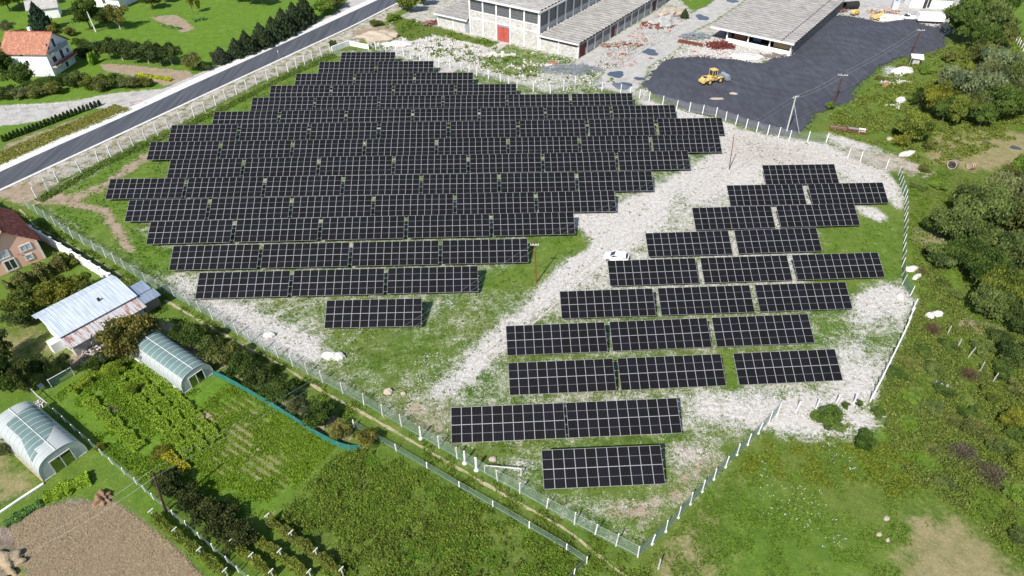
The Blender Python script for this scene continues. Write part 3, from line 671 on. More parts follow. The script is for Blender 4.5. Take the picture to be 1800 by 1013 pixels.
for k in range(12):
    y = .2+(k*bay if k else 0); MB().box(ww+.003, y, 0, ww+.25, y+.28, wh).build('column', MAT['concrete_post'], wing)
    if k > 0: window(wing, 'r', y+.3, 1.62, bay-.35, 1.56, ww-.12, 'galv', 'dirtyglass', 3, 0, .08, .05)
door(wing, 'r', .2+4*bay+1.2, 1.9, 2.7, ww+.02, 'darkred', 2); door(wing, 'r', .2+11*bay-2.6, 2., 2.7, ww+.02, 'darkred', 2)
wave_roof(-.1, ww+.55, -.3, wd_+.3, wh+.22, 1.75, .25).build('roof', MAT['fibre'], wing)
MB().box(-.1, -.9, wh+.02, ww+.6, -.34, wh+.26).build('gutter_fascia', MAT['white'], wing); MB().box(-.05, -.3, wh+.003, ww+.4, wd_, wh+.15).build('roof_deck', MAT['dark'], wing)
MB().box(.25, -.2, wh+.3, .75, wd_, wh+.45).build('flashing', MAT['concrete'], wing)
# the low left annex
ann = thing('factory_annex', 'low grey-roofed annex with pale masonry wall, left of the tall hall', 'factory', (-21.8, 208.5, 0), FY)
aw, ad, ah = 11.5, 42., 3.5
mb = MB(); mb.box(0, 0, 0, aw, .3, ah); mb.box(0, .3, 0, .3, ad, ah); mb.box(aw-.3, .3, 0, aw, ad, ah); mb.build('wall', MAT['rubble'], ann)
for x in (-.05, 5.6): MB().box(x, -.15, 0, x+.3, -.003, ah).build('column', MAT['concrete_post'], ann)
MB().box(10.2, -.05, 0, 11.4, -.003, 2.6).build('door', MAT['greymetal'], ann)
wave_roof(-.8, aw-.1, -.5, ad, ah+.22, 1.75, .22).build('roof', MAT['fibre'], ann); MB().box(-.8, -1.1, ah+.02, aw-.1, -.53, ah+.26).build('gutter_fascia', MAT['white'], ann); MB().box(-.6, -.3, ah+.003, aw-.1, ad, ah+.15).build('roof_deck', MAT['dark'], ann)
# open-fronted shed right of the lane
DY = R(-36.5)
shed = thing('open_shed', 'wide open-fronted shed with white posts and grey roof beside the dark gravel', 'shed', (57.7, 196.45, 0), DY)
sw, sd_, sh = 22.4, 48., 3.4
mb = MB(); mb.box(4.0, .05, 0, sw, .28, 1.15); mb.build('parapet', MAT['plaster'], shed)
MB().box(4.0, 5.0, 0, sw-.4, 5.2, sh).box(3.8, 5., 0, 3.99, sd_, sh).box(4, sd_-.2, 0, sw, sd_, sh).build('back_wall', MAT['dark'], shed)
MB().box(5, 3.6, 0, 8.5, 3.9, 2.3).build('brick_stack', MAT['brickred'], shed); MB().box(17.2, .9, 1.2, 21.7, 1.3, 2.9).build('timber_boards', MAT['timber'], shed); MB().box(11, 2., 1.2, 13.2, 3.4, 2.3).build('blue_crate', plain('blue_plastic', (.05, .11, .22), .5), shed)
for x in (4., 10.1, 16.2, sw-.35): MB().box(x, -.1, 0, x+.35, .04, sh).build('column', MAT['concrete_post'], shed)
for k in range(32):
    y = .5+k*1.5; MB().box(sw+.02, y, 0, sw+.20, y+.22, sh).build('side_post', MAT['concrete'], shed)
MB().box(sw-.25, .3, 0, sw-.02, sd_, sh-.4).build('side_wall', MAT['darksteel'], shed)
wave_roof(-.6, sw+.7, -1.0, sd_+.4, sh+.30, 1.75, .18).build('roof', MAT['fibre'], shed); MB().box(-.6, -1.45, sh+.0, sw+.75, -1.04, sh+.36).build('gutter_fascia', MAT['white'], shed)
MB().box(-.5, -1.0, sh+.01, sw+.5, sd_, sh+.2).build('roof_deck', MAT['dark'], shed); MB().box(sw-3., -1, sh+.42, sw-2.7, sd_, sh+.52).build('roof_joint', MAT['darksteel'], shed)

def gable_house(name, label, loc, rz, L, Wd, eh, rh, wall, roof, roof2, ov=.5, cat='house'):
    h = thing(name, label, cat, loc, rz)
    mb = MB(); mb.prism([(0, 0), (Wd, 0), (Wd, eh), (Wd/2, rh), (0, eh)], 'x', 0, L); mb.build('wall', MAT[wall], h)
    t = .18; dz = (rh-eh)/(Wd/2)
    def slab(y0, z0, y1, z1, mat):
        mb = MB(); ns = 24; vs = []
        P = [(y0, z0), (y1, z1)]
        mb.prism([(y0, z0+.02), (y1, z1+.02), (y1, z1+t), (y0, z0+t)], 'x', -ov, L+ov); return mb.build('roof', MAT[mat], h)
    ra = slab(-ov, eh-ov*dz, Wd/2, rh, roof); rb = slab(Wd/2+.002, rh, Wd+ov, eh-ov*dz, roof2)
    MB().prism([(Wd/2-.18, rh+.1), (Wd/2+.18, rh+.1), (Wd/2, rh+.27)], 'x', -ov, L+ov).build('ridge', MAT[roof2], ra)
    return h, ra
# white house
wh_, ra = gable_house('white_house', 'white two-storey house with orange tiled roof and balconies on its gable', (-128.9, 171.6, 0), R(-3), 11.3, 10.0, 6.1, 9.6, 'plaster', 'tiles', 'darktiles', .55)
MB().box(4.6, 6.2, 8.6, 5.3, 6.9, 10.3).build('chimney', MAT['white'], ra)
L_ = 11.3
for u, z, w_, h_ in ((1.3, 6.35, 1.1, 1.5), (3.9, 5.9, 1.1, 2.3)): window(wh_, 'r', u, z, w_, h_, L_, 'white', 'dark', 1)
for u, z, w_, h_ in ((1.6, 2.9, 1.6, 1.5), (5.2, 2.7, 1.2, 2.2), (5.6, .2, 1.1, 2.), (8.0, 3.2, 1., 1.2)): window(wh_, 'r', u, z, w_, h_, L_, 'white', 'dark', 1)
for u, z, w_, h_ in ((4.4, 5.1, .9, .6), (5.1, 2.9, .9, 1.3)): window(wh_, 'f', u, z, w_, h_, 0, 'white', 'dark', 0)
for z, y0, y1, dp in ((5.6, 1.0, 8.0, 1.2), (2.45, .2, 9.9, 1.4)):
    bb = MB().box(L_+.003, y0, z-.18, L_+dp, y1, z).build('balcony', MAT['concrete'], wh_); r_ = MB()
    for k in range(int((y1-y0)/.35)+1): r_.box(L_+dp-.08, y0+k*.35, z, L_+dp-.03, y0+k*.35+.06, z+.95)
    r_.box(L_+dp-.1, y0, z+.95, L_+dp, y1, z+1.03); r_.box(L_+dp-.07, y0, z+.1, L_+dp-.05, y1, z+.7 if z < 3 else z+.9); r_.build('railing', MAT['rust'] if z < 3 else MAT['greymetal'], bb)
MB().tube([(L_+.05, .3, 3.6), (L_+.35, .2, 3.7)], [.04, .42], 14).build('satellite_dish', MAT['greymetal'], wh_)
# salmon house at the left edge
oh, ra = gable_house('salmon_house', 'salmon-pink house with white framed windows and dark red tiled roof', (-79.0, 92.9, 0), R(136), 12., 7.6, 3.95, 7.3, 'salmon', 'darktiles', 'tiles', .45)
# its gable that we see faces -x of the local frame (the wall runs along local +y)
for u, z, w_, h_, pm, m_ in ((1.0, 2.6, 1.75, 1.25, 'shutter', 1), (1.5, .8, 1.15, 1.15, 'shutter', 0), (4.3, 2.7, 1.9, 1.4, 'shutter', 1), (4.0, .25, 1.8, 2.1, 'glass', 1)):
    window(oh, 'l', u, z, w_, h_, 0, 'white', pm, m_, 0, .1, .2)
MB().box(-.06, -.02, 0, -.003, .25, 3.7).build('corner_trim', MAT['white'], oh); MB().tube([(-.1, 3.3, 2.6), (-.5, 3.3, 2.7)], .08, 8).build('wall_lamp', MAT['rust'], oh)
# small outbuilding and the far house at the top edge
ob, ra = gable_house('outbuilding', 'small pale outbuilding with grey roof and open dark doorway, behind the white house', tuple(at(56, 37)), R(24), 8., 5.6, 3.2, 5.0, 'plaster', 'greytiles', 'greytiles', .4)
window(ob, 'l', 2.0, .1, 1.1, 2., 0, 'grey_wood', 'dark', 0, name='doorway'); window(ob, 'l', 2.4, 2.9, 1.1, 1.0, 0, 'grey_wood', 'dark', 0)
fh, ra = gable_house('far_house', 'house with white walls at the top edge of the picture, left of the road', tuple(at(150, 11)), R(-12), 13., 9., 3.4, 6.6, 'plaster', 'tiles', 'tiles', .6)
window(fh, 'f', 3, 1.2, 1.2, 1.3, 0); window(fh, 'f', 7, 1.2, 1.2, 1.3, 0)
# metal roofed barn
bn = thing('barn', 'long barn with pale blue metal roof above a rusty lean-to', 'barn', (-62.2, 69.0, 0), R(52.3))
BL = 11.2
MB().prism([(2.3, 0), (8.4, 0), (8.4, 3.6), (7.2, 3.95), (2.3, 3.0)], 'x', .25, BL-.2).build('wall', MAT['plaster'], bn); MB().box(.3, .25, 0, BL-.3, 2.29, 2.1).build('lean_to_wall', MAT['rubble'], bn)
def corr(x0, x1, ya, za, yb, zb, pitch=.3, amp=.014):
    mb = MB(); n = int((x1-x0)/pitch*2); vs = []; fs = []
    for i in range(n+1):
        x = x0+(x1-x0)*i/n; a = amp*(i % 2); vs += [(x, ya, za+a), (x, yb, zb+a), (x, ya, za+a-.09), (x, yb, zb+a-.09)]
    for i in range(n):
        q = 4*i; fs += [(q, q+4, q+5, q+1), (q+2, q+3, q+7, q+6), (q, q+2, q+6, q+4), (q+1, q+5, q+7, q+3)]
    fs += [(0, 1, 3, 2), (4*n, 4*n+2, 4*n+3, 4*n+1)]; return mb.add(vs, fs)
corr(-.3, BL+.2, 1.9, 3.05, 7.0, 4.15).build('roof', MAT['metalroof'], bn); corr(-.6, BL+.2, 7.02, 4.16, 8.9, 3.75).build('rear_roof', MAT['metalroof'], bn)
corr(-.2, BL+.1, -.35, 2.15, 2.3, 2.75).build('lean_to_roof', MAT['rustroof'], bn)
corr(BL+.12, BL+2.9, .4, 2.2, 2.3, 2.62).build('side_roof', MAT['blueroof'], bn); corr(BL+.22, BL+2.7, 2.36, 2.72, 4.8, 3.15).build('side_roof', MAT['blueroof'], bn)
MB().box(BL+.1, 1.0, 0, BL+2.6, 4.5, 2.2).build('side_shed_wall', MAT['grey_wood'], bn)
window(bn, 'l', 3.6, 1.2, .8, .8, .25, 'grey_wood', 'dark', 0); MB().box(BL*.62, 4.4, 3.55, BL*.62+.35, 4.7, 4.1).build('vent_pipe', MAT['darksteel'], bn)
MB().box(-1.4, 3.2, 0, .2, 4.6, 1.7).build('porch', MAT['plaster'], bn)
# chicken run of wire and posts beside the barn, a garden hut, a concrete kiosk
def poly_fence(name, label, px, sp, h, pw, pm, net=None, wires=0, cat='fence', lean=0., foot=None, z0=0., top=None, group=None, skip=None, nh=None, jit=.06, prail=False):
    P = [at(*q) for q in px]; root = thing(name, label, cat, tuple(P[0]), 0, group); O = P[0]
    pts = [P[0]]
    for a, b in zip(P[:-1], P[1:]):
        n = max(1, round((b-a).length/sp))
        pts += [a+(b-a)*(k/n) for k in range(1, n+1)]
    pmb = MB(); a = pw/2
    pmb.add([(-a, -a, -.2), (a, -a, -.2), (a, a, -.2), (-a, a, -.2), (-a*.85, -a*.85, h-.06), (a*.85, -a*.85, h-.06), (a*.85, a*.85, h), (-a*.85, a*.85, h)], [(0,3,2,1),(4,5,6,7),(0,1,5,4),(1,2,6,5),(2,3,7,6),(3,0,4,7)])
    if foot: pmb.box(-a*2.2, -a*2.2, -.1, a*2.2, a*2.2, .12)
    pme = pmb.mesh('post', MAT[pm]); rr = random.Random(len(pts)*7+int(h*10))
    for i, q in enumerate(pts):
        if skip and i in skip: continue
        l = link('post', pme, root, tuple(q-O), (rr.gauss(0, jit*.5), rr.gauss(0, jit*.5), rr.uniform(-.2, .2)+math.atan2(P[-1].y-P[0].y, P[-1].x-P[0].x)))
        l.scale = (1, 1, rr.uniform(.94, 1.05))
    if net:
        mb = MB(); k = nh or h-.25
        for q0, q1 in zip(pts[:-1], pts[1:]):
            A, B = q0-O, q1-O; s = rr.uniform(-.05, .03); mid = (A+B)/2
            mb.add([(A.x, A.y, .04), (mid.x, mid.y, .04), (B.x, B.y, .04), (B.x, B.y, k), (mid.x, mid.y, k+s), (A.x, A.y, k)], [(0, 1, 4, 5), (1, 2, 3, 4)])
        mb.build('wire_mesh', MAT[net], root)
    if wires:
        for z in [h*.96-(h*.8)*j/max(1, wires-1 or 1) for j in range(wires)]:
            MB().tube([(*(q-O)[:2], z) for q in pts], .011, 4).build('wire', MAT['galv'], root)
    if prail:
        mb = MB()
        for q0, q1 in zip(pts[:-1], pts[1:]): mb.bar((*(q0-O)[:2], h-.08), (*(q1-O)[:2], h-.08), .07)
        mb.build('rail', MAT[pm], root)
    return root
MAT['midpost'] = plain('weathered_white_post', (.60, .59, .56), .85, var=.25, scale=.3)
def m_net(name, c, a, s=9):
    m = NB(name); n = m.noise(2.2, 3); return m.fin(m.mix(n, tuple(q*.7 for q in c), tuple(min(1, q*1.3) for q in c)), .7, .2, 0, m.ramp(n, .3, .7, a*.8, a*1.2))
MAT['net_grey'] = m_net('grey_chain_link', (.40, .42, .41), .17); MAT['net_mid'] = m_net('mid_chain_link', (.24, .34, .29), .48); MAT['net_green'] = m_net('green_chain_link', (.12, .21, .16), .46); MAT['net_pale'] = m_net('pale_green_chain_link', (.27, .36, .30), .27)
poly_fence('perimeter_fence', 'white concrete post fence along the verge of the asphalt road', [(66,350),(103,320),(143,303),(175,286),(235,257),(298,228),(342,206),(398,176),(452,149),(507,127),(550,107),(581,92)], 3.25, 2.5, .20, 'concrete_post', 'net_grey', 2)
poly_fence('perimeter_fence', 'long chain-link fence with slim posts beside the grassy lane, left of the array', [(51,367),(84,388),(129,419),(187,453),(257,497),(333,536),(441,602),(568,673),(640,711.5),(741,770),(837,825.5),(914,867),(1010,922),(1121,979.5)], 3.05, 2.2, .15, 'midpost', 'net_pale', 2)
poly_fence('perimeter_fence', 'chain-link fence with bright white footed posts climbing right from the bottom corner', [(1121,979.5),(1170,935),(1213,887),(1254.5,843),(1295,800),(1314,782),(1351,743),(1366,728)], 2.35, 2.2, .13, 'concrete_post', 'net_mid', 3, foot=True, skip={0})
poly_fence('post_row', 'short row of bare white posts standing on crushed stone above the round bush', [(1399,724.6),(1433,721),(1468,712),(1500,710)], 2.6, 2.1, .14, 'concrete_post', cat='fence')
poly_fence('perimeter_fence', 'dense line of leaning white posts at the lower right edge of the array', [(1529,706.6),(1548,670),(1575,615),(1594,575),(1604,545)], 1.9, 2.3, .17, 'concrete_post', 'net_grey', 0, jit=.02)
poly_fence('perimeter_fence', 'green mesh fence with leaning posts along the right edge of the array', [(1600,520),(1586,500),(1585,470),(1588,428),(1590,390),(1590,350),(1584,334),(1579,308)], 2.2, 2.0, .10, 'concrete_post', 'net_green', 2)
poly_fence('perimeter_fence', 'far white post fence between the array and the factory rubble', [(661,89),(697,95.5),(722,102.5),(772,117.5),(811,125),(838,134),(880,144),(909,155),(937.5,161),(967.5,165),(991,159),(1011,149)], 3.1, 2.3, .17, 'concrete_post', 'net_grey', 2)
poly_fence('perimeter_fence', 'white post fence between the array and the dark gravel yard', [(1058,160),(1091,163),(1141,178),(1189,192),(1258,206),(1311,226),(1349,237),(1387,247),(1452,251)], 3.1, 2.3, .17, 'concrete_post', 'net_grey', 2)
poly_fence('post_row', 'three single white posts at the far right gravel track', [(1490,278),(1512,284),(1557,297)], 3.4, 2.2, .13, 'concrete_post', 'net_grey', cat='fence')
poly_fence('lane_fence', 'low white post and wire fence between the lane and the overgrown meadow', [(622,750),(697,792.5),(751,824),(808,857.5),(867,891),(930.5,928),(996,967),(1031,990)], 3.3, 1.25, .13, 'concrete_post', 'net_green', 2)
poly_fence('lane_fence', 'short wire fence turning down from the end of the lane fence at the bottom edge', [(1031,990),(1009,1010),(990,1035)], 3., 1.25, .13, 'concrete_post', 'net_green', 2, skip={0})
poly_fence('garden_fence', 'garden fence of short grey posts and mesh running beside the ploughed field', [(100,728),(132,757),(162,784),(199,816),(241,851),(271,878),(306,907.5),(353,947.5),(401,989),(440,1022)], 2.25, 1.25, .13, 'concrete_post', 'net_pale', 2)
poly_fence('far_fence', 'white post fence crossing the meadow at the top right corner', [(1755,35),(1768,52),(1782,70),(1798,90),(1830,130)], 2.0, 1.8, .16, 'concrete_post', 'net_grey', 1)
poly_fence('garden_fence', 'thin white post fence beside the gravel side road, left of the asphalt', [(10,194),(68,193),(122,190),(175,186)], 3.6, 1.3, .09, 'grey_wood', None, 1)
poly_fence('vineyard_posts', 'five slanting grey posts standing in the scrub at the right', [(1664,590),(1682,613),(1702,628),(1723,652),(1744,673)], 2.6, 1.9, .11, 'grey_post', None, 0, cat='posts', jit=.1)
poly_fence('chicken_run', 'brown mesh pen with white posts below the rusty lean-to', [(92,682),(131,660)], 4.4, 1.6, .09, 'concrete_post', 'net_brown' if 'net_brown' in MAT else 'net_green', 0, prail=True)
poly_fence('screen_fence', 'teal shade-net screen from the greenhouse to the brown bushes', [(376,660),(402,672),(440,693),(482,718),(520,742),(560,768),(595,786),(615,792),(634,792)], 2.4, 1.15, .07, 'grey_wood', 'teal_net', 0, nh=1.1)
poly_fence('garden_fence', 'white plank fence beside the second greenhouse and hedge', [(56,689),(72,705),(88,718)], 1.6, 1.1, .1, 'white', 'net_grey', 0, prail=True)
poly_fence('garden_edge', 'low wooden rail on posts left of the barn', [(25,621),(52,602),(76,589)], 2.6, .8, .1, 'timber', None, 0, prail=True, cat='fence')

def wall_run(name, label, px, h, th, mat, pillar=None, cat='wall', sag=0.):
    P = [at(*q) for q in px]; root = thing(name, label, cat, tuple(P[0])); O = P[0]; mb = MB()
    for a, b in zip(P[:-1], P[1:]): mb.bar(tuple((a-O)[:2])+(h/2,), tuple((b-O)[:2])+(h/2,), th, h)
    mb.build('wall_panel', MAT[mat], root)
    if pillar:
        for a, b in zip(P[:-1], P[1:]):
            n = max(1, round((b-a).length/pillar)); ang = math.atan2(b.y-a.y, b.x-a.x)
            for k in range(n+1):
                q = a+(b-a)*(k/n)-O; pm = MB().box(-.24, -.24, 0, .24, .24, h+.15); pm.add([(-.3, -.3, h+.15), (.3, -.3, h+.15), (.3, .3, h+.15), (-.3, .3, h+.15), (0, 0, h+.38)], [(0,3,2,1),(0,1,4),(1,2,4),(2,3,4),(3,0,4)])
                o = pm.build('pillar', MAT[mat], root); o.location = (q.x, q.y, 0); o.rotation_euler = (0, 0, ang)
    return root
wall_run('boundary_wall', 'white garden wall with capped pillars behind the salmon house', [(-60,338),(0,375),(60,413),(130,455),(198,497)], 1.75, .28, 'plaster', 3.1)
wall_run('corner_wall', 'white concrete corner wall where the roadside fence meets the far fence', [(584,91.5),(613,81)], 1.5, .3, 'plaster'); wall_run('corner_wall', 'white concrete wing wall sloping down right beside the roadside corner', [(614,80),(649,87)], 1.3, .3, 'plaster')
wall_run('garden_kerb', 'narrow pale kerb along the lawn below the second greenhouse', [(0,902),(40,875),(77,851)], .18, .25, 'plaster', cat='kerb')

# greenhouses
def m_film():
    m = NB('white_polythene_film'); n = m.noise(.9, 4, .6)
    m.fin(m.mix(n, (.44, .48, .475), (.62, .65, .64)), .35, .4)
    tr = m.n('ShaderNodeBsdfTransparent'); mx = m.n('ShaderNodeMixShader'); mx.inputs[0].default_value = .74
    m.l(tr.outputs[0], mx.inputs[1]); m.l(m.b.outputs[0], mx.inputs[2]); m.l(mx.outputs[0], m.out.inputs[0]); return m.mat
MAT['film'] = m_film(); MAT['shadenet'] = plain('green_shade_cloth', (.135, .205, .195), .65, .3, var=.12, scale=.8)
def greenhouse(label, loc, rz, L, Wd, H, hoops, net, torn):
    g = thing('greenhouse', label, 'greenhouse', loc, rz); n = 20
    def arc(t, r=0.):   # t in 0..1 across the width
        a = math.pi*t; k = .62
        return (Wd/2-(Wd/2+r)*(abs(math.cos(a))**.75)*(1 if math.cos(a) > 0 else -1), (H+r)*(math.sin(a)**.62 if 0 < t < 1 else 0.))
    def skin(t0, t1, x0, x1, r, name, mat, parent, fx=None):
        mb = MB(); ns = 24; nx = 12; vs = []
        for i in range(ns+1):
            t = t0+(t1-t0)*i/ns; y, z = arc(t, r)
            for j in range(nx+1):
                u = j/nx; a, b = (x0, x1) if fx is None else fx((i/ns)); vs.append((a+(b-a)*u, y, z))
        fs = [(i*(nx+1)+j, i*(nx+1)+j+1, (i+1)*(nx+1)+j+1, (i+1)*(nx+1)+j) for i in range(ns) for j in range(nx)]
        return mb.add(vs, fs).build(name, mat, parent, True)
    skin(0, 1, 0, L, 0, 'film_cover', MAT['film'], g)
    for a, b, fx in net: skin(a, b, 0, L, .035, 'shade_net', MAT['shadenet'], g, fx)
    for k in range(hoops):
        x = L*k/(hoops-1); MB().tube([(x, *arc(t/24, .045)) for t in range(25)], .024, 6).build('hoop', MAT['white'], g)
    MB().bar((0, Wd/2, H+.07), (L, Wd/2, H+.07), .07).build('ridge_rail', MAT['white'], g)
    for x in (.02, L-.02):   # end walls, the front one with a doorway
        mb = MB(); top = [arc(t/24, -.02) for t in range(25)]
        d0, d1, dh = Wd*.27, Wd*.73, H*.68
        if x > 1:
            for i in range(24):
                (y0, z0), (y1, z1) = top[i], top[i+1]; ym = (y0+y1)/2; b = dh if d0 < ym < d1 else 0.
                if min(z0, z1) > b: mb.add([(x, y0, b), (x, y1, b), (x, y1, z1), (x, y0, z0)], [(0, 1, 2, 3)])
                elif b == 0: mb.add([(x, y0, 0), (x, y1, 0), (x, y1, z1), (x, y0, z0)], [(0, 1, 2, 3)])
        else:
            for i in range(24):
                (y0, z0), (y1, z1) = top[i], top[i+1]; mb.add([(x, y0, 0), (x, y1, 0), (x, y1, z1), (x, y0, z0)], [(0, 1, 2, 3)])
        mb.build('end_wall', MAT['film'], g)
    mb = MB()
    for y in (d0, Wd/2, d1): mb.box(L+.0, y-.04, 0, L+.07, y+.04, dh)
    mb.box(L+.001, d0, dh-.04, L+.069, d1, dh+.04); mb.box(L+.002, .1, .0, L+.05, d0, .1); mb.box(L+.002, d1, .0, L+.05, Wd-.1, .1); mb.build('door_frame', MAT['white'], g)
    MB().box(0, -.12, 0, L, -.02, .28).build('base_board', MAT['timber'] if torn else MAT['white'], g)
    return g
greenhouse('polytunnel with full green shade net over white film, beside the vegetable garden', tuple(at(231.5, 626.5)), R(-35.3), 12.4, 4.7, 2.75, 13, [(.27, .80, None)], False)
g2a = at(77.5, 847); greenhouse('larger polytunnel with torn shade net at the left edge', (g2a.x-11.2*math.cos(R(-35)), g2a.y-11.2*math.sin(R(-35)), 0), R(-35), 11.2, 5.4, 3.1, 12,
    [(.36, .80, lambda u: (1.0+1.2*(1-u), 8.9-5.2*abs(u-.25)**1.3*(1 if u > .25 else .2))), (.20, .36, lambda u: (9.6-3.6*(u**1.2)-.2, 9.7))], True)

# ------------------------------------------------------------------ vegetation
def leafquads(C, size, seed, up=.3, aspect=1.6, jitter=.5):
    """C (n,3) centres -> V,F of one bent-free quad leaf clump each"""
    r = np.random.default_rng(seed); n = len(C)
    d = r.normal(size=(n, 3)); d[:, 2] = np.abs(d[:, 2])*.6+up; d /= np.linalg.norm(d, axis=1, keepdims=True)
    a = np.cross(d, r.normal(size=(n, 3))); a /= np.linalg.norm(a, axis=1, keepdims=True); b = np.cross(d, a)
    s = size*(1-jitter/2+r.random(n)*jitter)[:, None]; a = a*s*aspect*.5; b = b*s*.5
    V = np.stack([C-a, C+b*.9+a*.1, C+a, C-b*.9+a*.1], 1).reshape(-1, 3)
    F = np.arange(4*n).reshape(n, 4); return V, F
def crown(kind, seed, n=5200):
    r = np.random.default_rng(seed)
    if kind in ('broad', 'bush', 'willow', 'loose'):
        nl = {'broad': 26, 'bush': 18, 'willow': 34, 'loose': 20}[kind]; zc = {'broad': .60, 'bush': .46, 'willow': .56, 'loose': .58}[kind]; zr = {'broad': .42, 'bush': .50, 'willow': .46, 'loose': .40}[kind]
        u = r.normal(size=(nl, 3)); u /= np.linalg.norm(u, axis=1, keepdims=True); u[:, 2] = u[:, 2]*.9+.1
        rad = .38+.62*r.random(nl)
        L = u*rad[:, None]*np.array([1, 1, 1.]); lr = (.20+.20*r.random(nl))*(1.2 if kind == 'bush' else 1.)
        L = np.vstack([L, r.normal(size=(6, 3))*.25]); lr = np.append(lr, [.40]*6)
        k = r.choice(len(L), n, p=lr**2/np.sum(lr**2)); d = r.normal(size=(n, 3)); d /= np.linalg.norm(d, axis=1, keepdims=True)
        d[:, 2] = np.where(d[:, 2] < -.5, -d[:, 2], d[:, 2])
        C = L[k]+d*(lr[k]*(1-.35*r.random(n)**2))[:, None]
        out = r.random(n) < .13; C[out] *= (1.04+.20*r.random(out.sum()))[:, None]; C *= 1/1.12; C[:, 2] = zc+C[:, 2]*zr; keep = C[:, 2] > (.03 if kind == 'bush' else .10); C = C[keep]
        rnd = np.clip(.5+.22*r.normal(size=len(C))+(r.random(len(L))[k][keep]-.5)*.9, 0, 1); size = {'broad': .066, 'bush': .078, 'willow': .060, 'loose': .05}[kind]
        V, F = leafquads(C, size, seed, .15)
        if kind == 'willow': pass
    elif kind == 'cone':
        t = r.random(n)**.72; z = 1-t; ring = np.floor(z*9)/9; rr = np.sin(np.clip(t*1.15+.02, 0, 1)*1.45)*(.72+.28*((z*9) % 1 < .5))*(.55+.45*r.random(n)**.4); a = r.random(n)*6.283
        rr *= 1+.18*np.sin(a*5+ring*20); C = np.stack([rr*np.cos(a), rr*np.sin(a), .05+.95*z-.05*rr], 1); rnd = np.clip(.5+.25*r.normal(size=n), 0, 1); V, F = leafquads(C, .085, seed, .0, 2.0)
    elif kind == 'column':
        z = r.random(n); rr = np.sqrt(r.random(n))*(.35+.65*np.sin(np.pi*np.clip(z*.75+.22, 0, 1))); a = r.random(n)*6.283
        C = np.stack([rr*np.cos(a), rr*np.sin(a), z], 1); rnd = np.clip(.5+.25*r.normal(size=n), 0, 1); V, F = leafquads(C, .22, seed, .2, 1.5)
    elif kind == 'twig':
        a = r.random(n)*6.283; e = r.random(n)*1.25; l0 = r.random(n)*.85; d = np.stack([np.cos(a)*np.cos(e), np.sin(a)*np.cos(e), np.sin(e)], 1)
        P0 = d*l0[:, None]; P0[:, 2] *= .95; dd = d+r.normal(size=(n, 3))*.45; dd /= np.linalg.norm(dd, axis=1, keepdims=True); P1 = P0+dd*(.10+.16*r.random(n))[:, None]
        sd = np.cross(dd, r.normal(size=(n, 3))); sd /= np.linalg.norm(sd, axis=1, keepdims=True); sd *= .012
        P0[:, 2] = np.abs(P0[:, 2]); P1[:, 2] = np.abs(P1[:, 2]); V = np.stack([P0-sd, P0+sd, P1+sd*.5, P1-sd*.5], 1).reshape(-1, 3); F = np.arange(4*n).reshape(n, 4); rnd = r.random(n)
    return V, F, np.repeat(rnd, 4)
CM = {}
def crown_mesh(kind, var, mat):
    k = (kind, var, mat)
    if k not in CM:
        n = {'broad': 9500, 'bush': 6500, 'willow': 10000, 'loose': 5000, 'cone': 3600, 'column': 420, 'twig': 1500}[kind]
        V, F, rnd = crown(kind, 100+var*13+len(kind), n); CM[k] = npmesh('crown', V, F, MAT[mat], {'rnd': rnd})
    return CM[k]
TMESH = {}
def trunk_mesh(var, mat, low=False):
    k = (var, mat, low)
    if k not in TMESH:
        r_ = random.Random(var); mb = MB(); top = .62 if not low else .35
        pts = [(0, 0, -.03), (r_.uniform(-.02, .02), r_.uniform(-.02, .02), .18), (r_.uniform(-.06, .06), r_.uniform(-.06, .06), .4), (r_.uniform(-.1, .1), r_.uniform(-.1, .1), top)]
        mb.tube(pts, [.060, .046, .034, .012], 7)
        for i in range(6):
            a = 6.283*i/6+r_.random(); z = r_.uniform(.14, .4) if not low else r_.uniform(.03, .2); l = r_.uniform(.35, .62)
            mb.tube([(0, 0, z), (l*.5*math.cos(a), l*.5*math.sin(a), z+.14), (l*math.cos(a), l*math.sin(a), z+.32)], [.028, .018, .006], 5)
        TMESH[k] = mb.mesh('trunk', MAT[mat])
    return TMESH[k]
TINT = {'g': (1, 1, 1), 'dk': (.62, .68, .62), 'yg': (1.28, 1.18, .75), 'ye': (1.55, 1.22, .62), 'sv': (1.45, 1.32, 2.3), 'br': (1.25, 1.0, .85), 'ol': (1.15, .98, .95), 'bl': (.75, .9, 1.15), 'lg': (1.25, 1.45, .8), 'dg': (.70, .82, .60), 'gb': (1.35, 1.12, 1.6)}
tv = 0
def tree(px, py, rpx, h, kind, tint, name, cat, label, group=None, mat=None, bark='bark', rr=None):
    """a plant rooted at survey point px,py with crown radius rpx (in the frame's own scale) and height h metres"""
    global tv; tv += 1
    p = at(px, py); r_ = rr or rpx*mpp(px, py)
    t = thing(name, label, cat, tuple(p), random.uniform(0, 6.28), group)
    m = mat or {'cone': 'needle', 'column': 'needle', 'twig': 'twig'}.get(kind, 'leaf')
    nv = {'broad': 5, 'bush': 5, 'willow': 3, 'loose': 4, 'cone': 3, 'column': 2, 'twig': 3}[kind]
    c = link('crown', crown_mesh(kind, tv % nv, m), t, (0, 0, 0), (0, 0, 0), (r_, r_*random.uniform(.88, 1.1), h))
    k = TINT[tint] if isinstance(tint, str) else tint; j = random.uniform(.9, 1.1); c.color = (k[0]*j, k[1]*j, k[2]*j, 1)
    low = kind in ('bush', 'twig', 'column'); link('trunk', trunk_mesh(tv % 3, bark, low), t, (0, 0, 0), (0, 0, 0), (min(r_, h*.5), min(r_, h*.5), h)); return t
T = tree
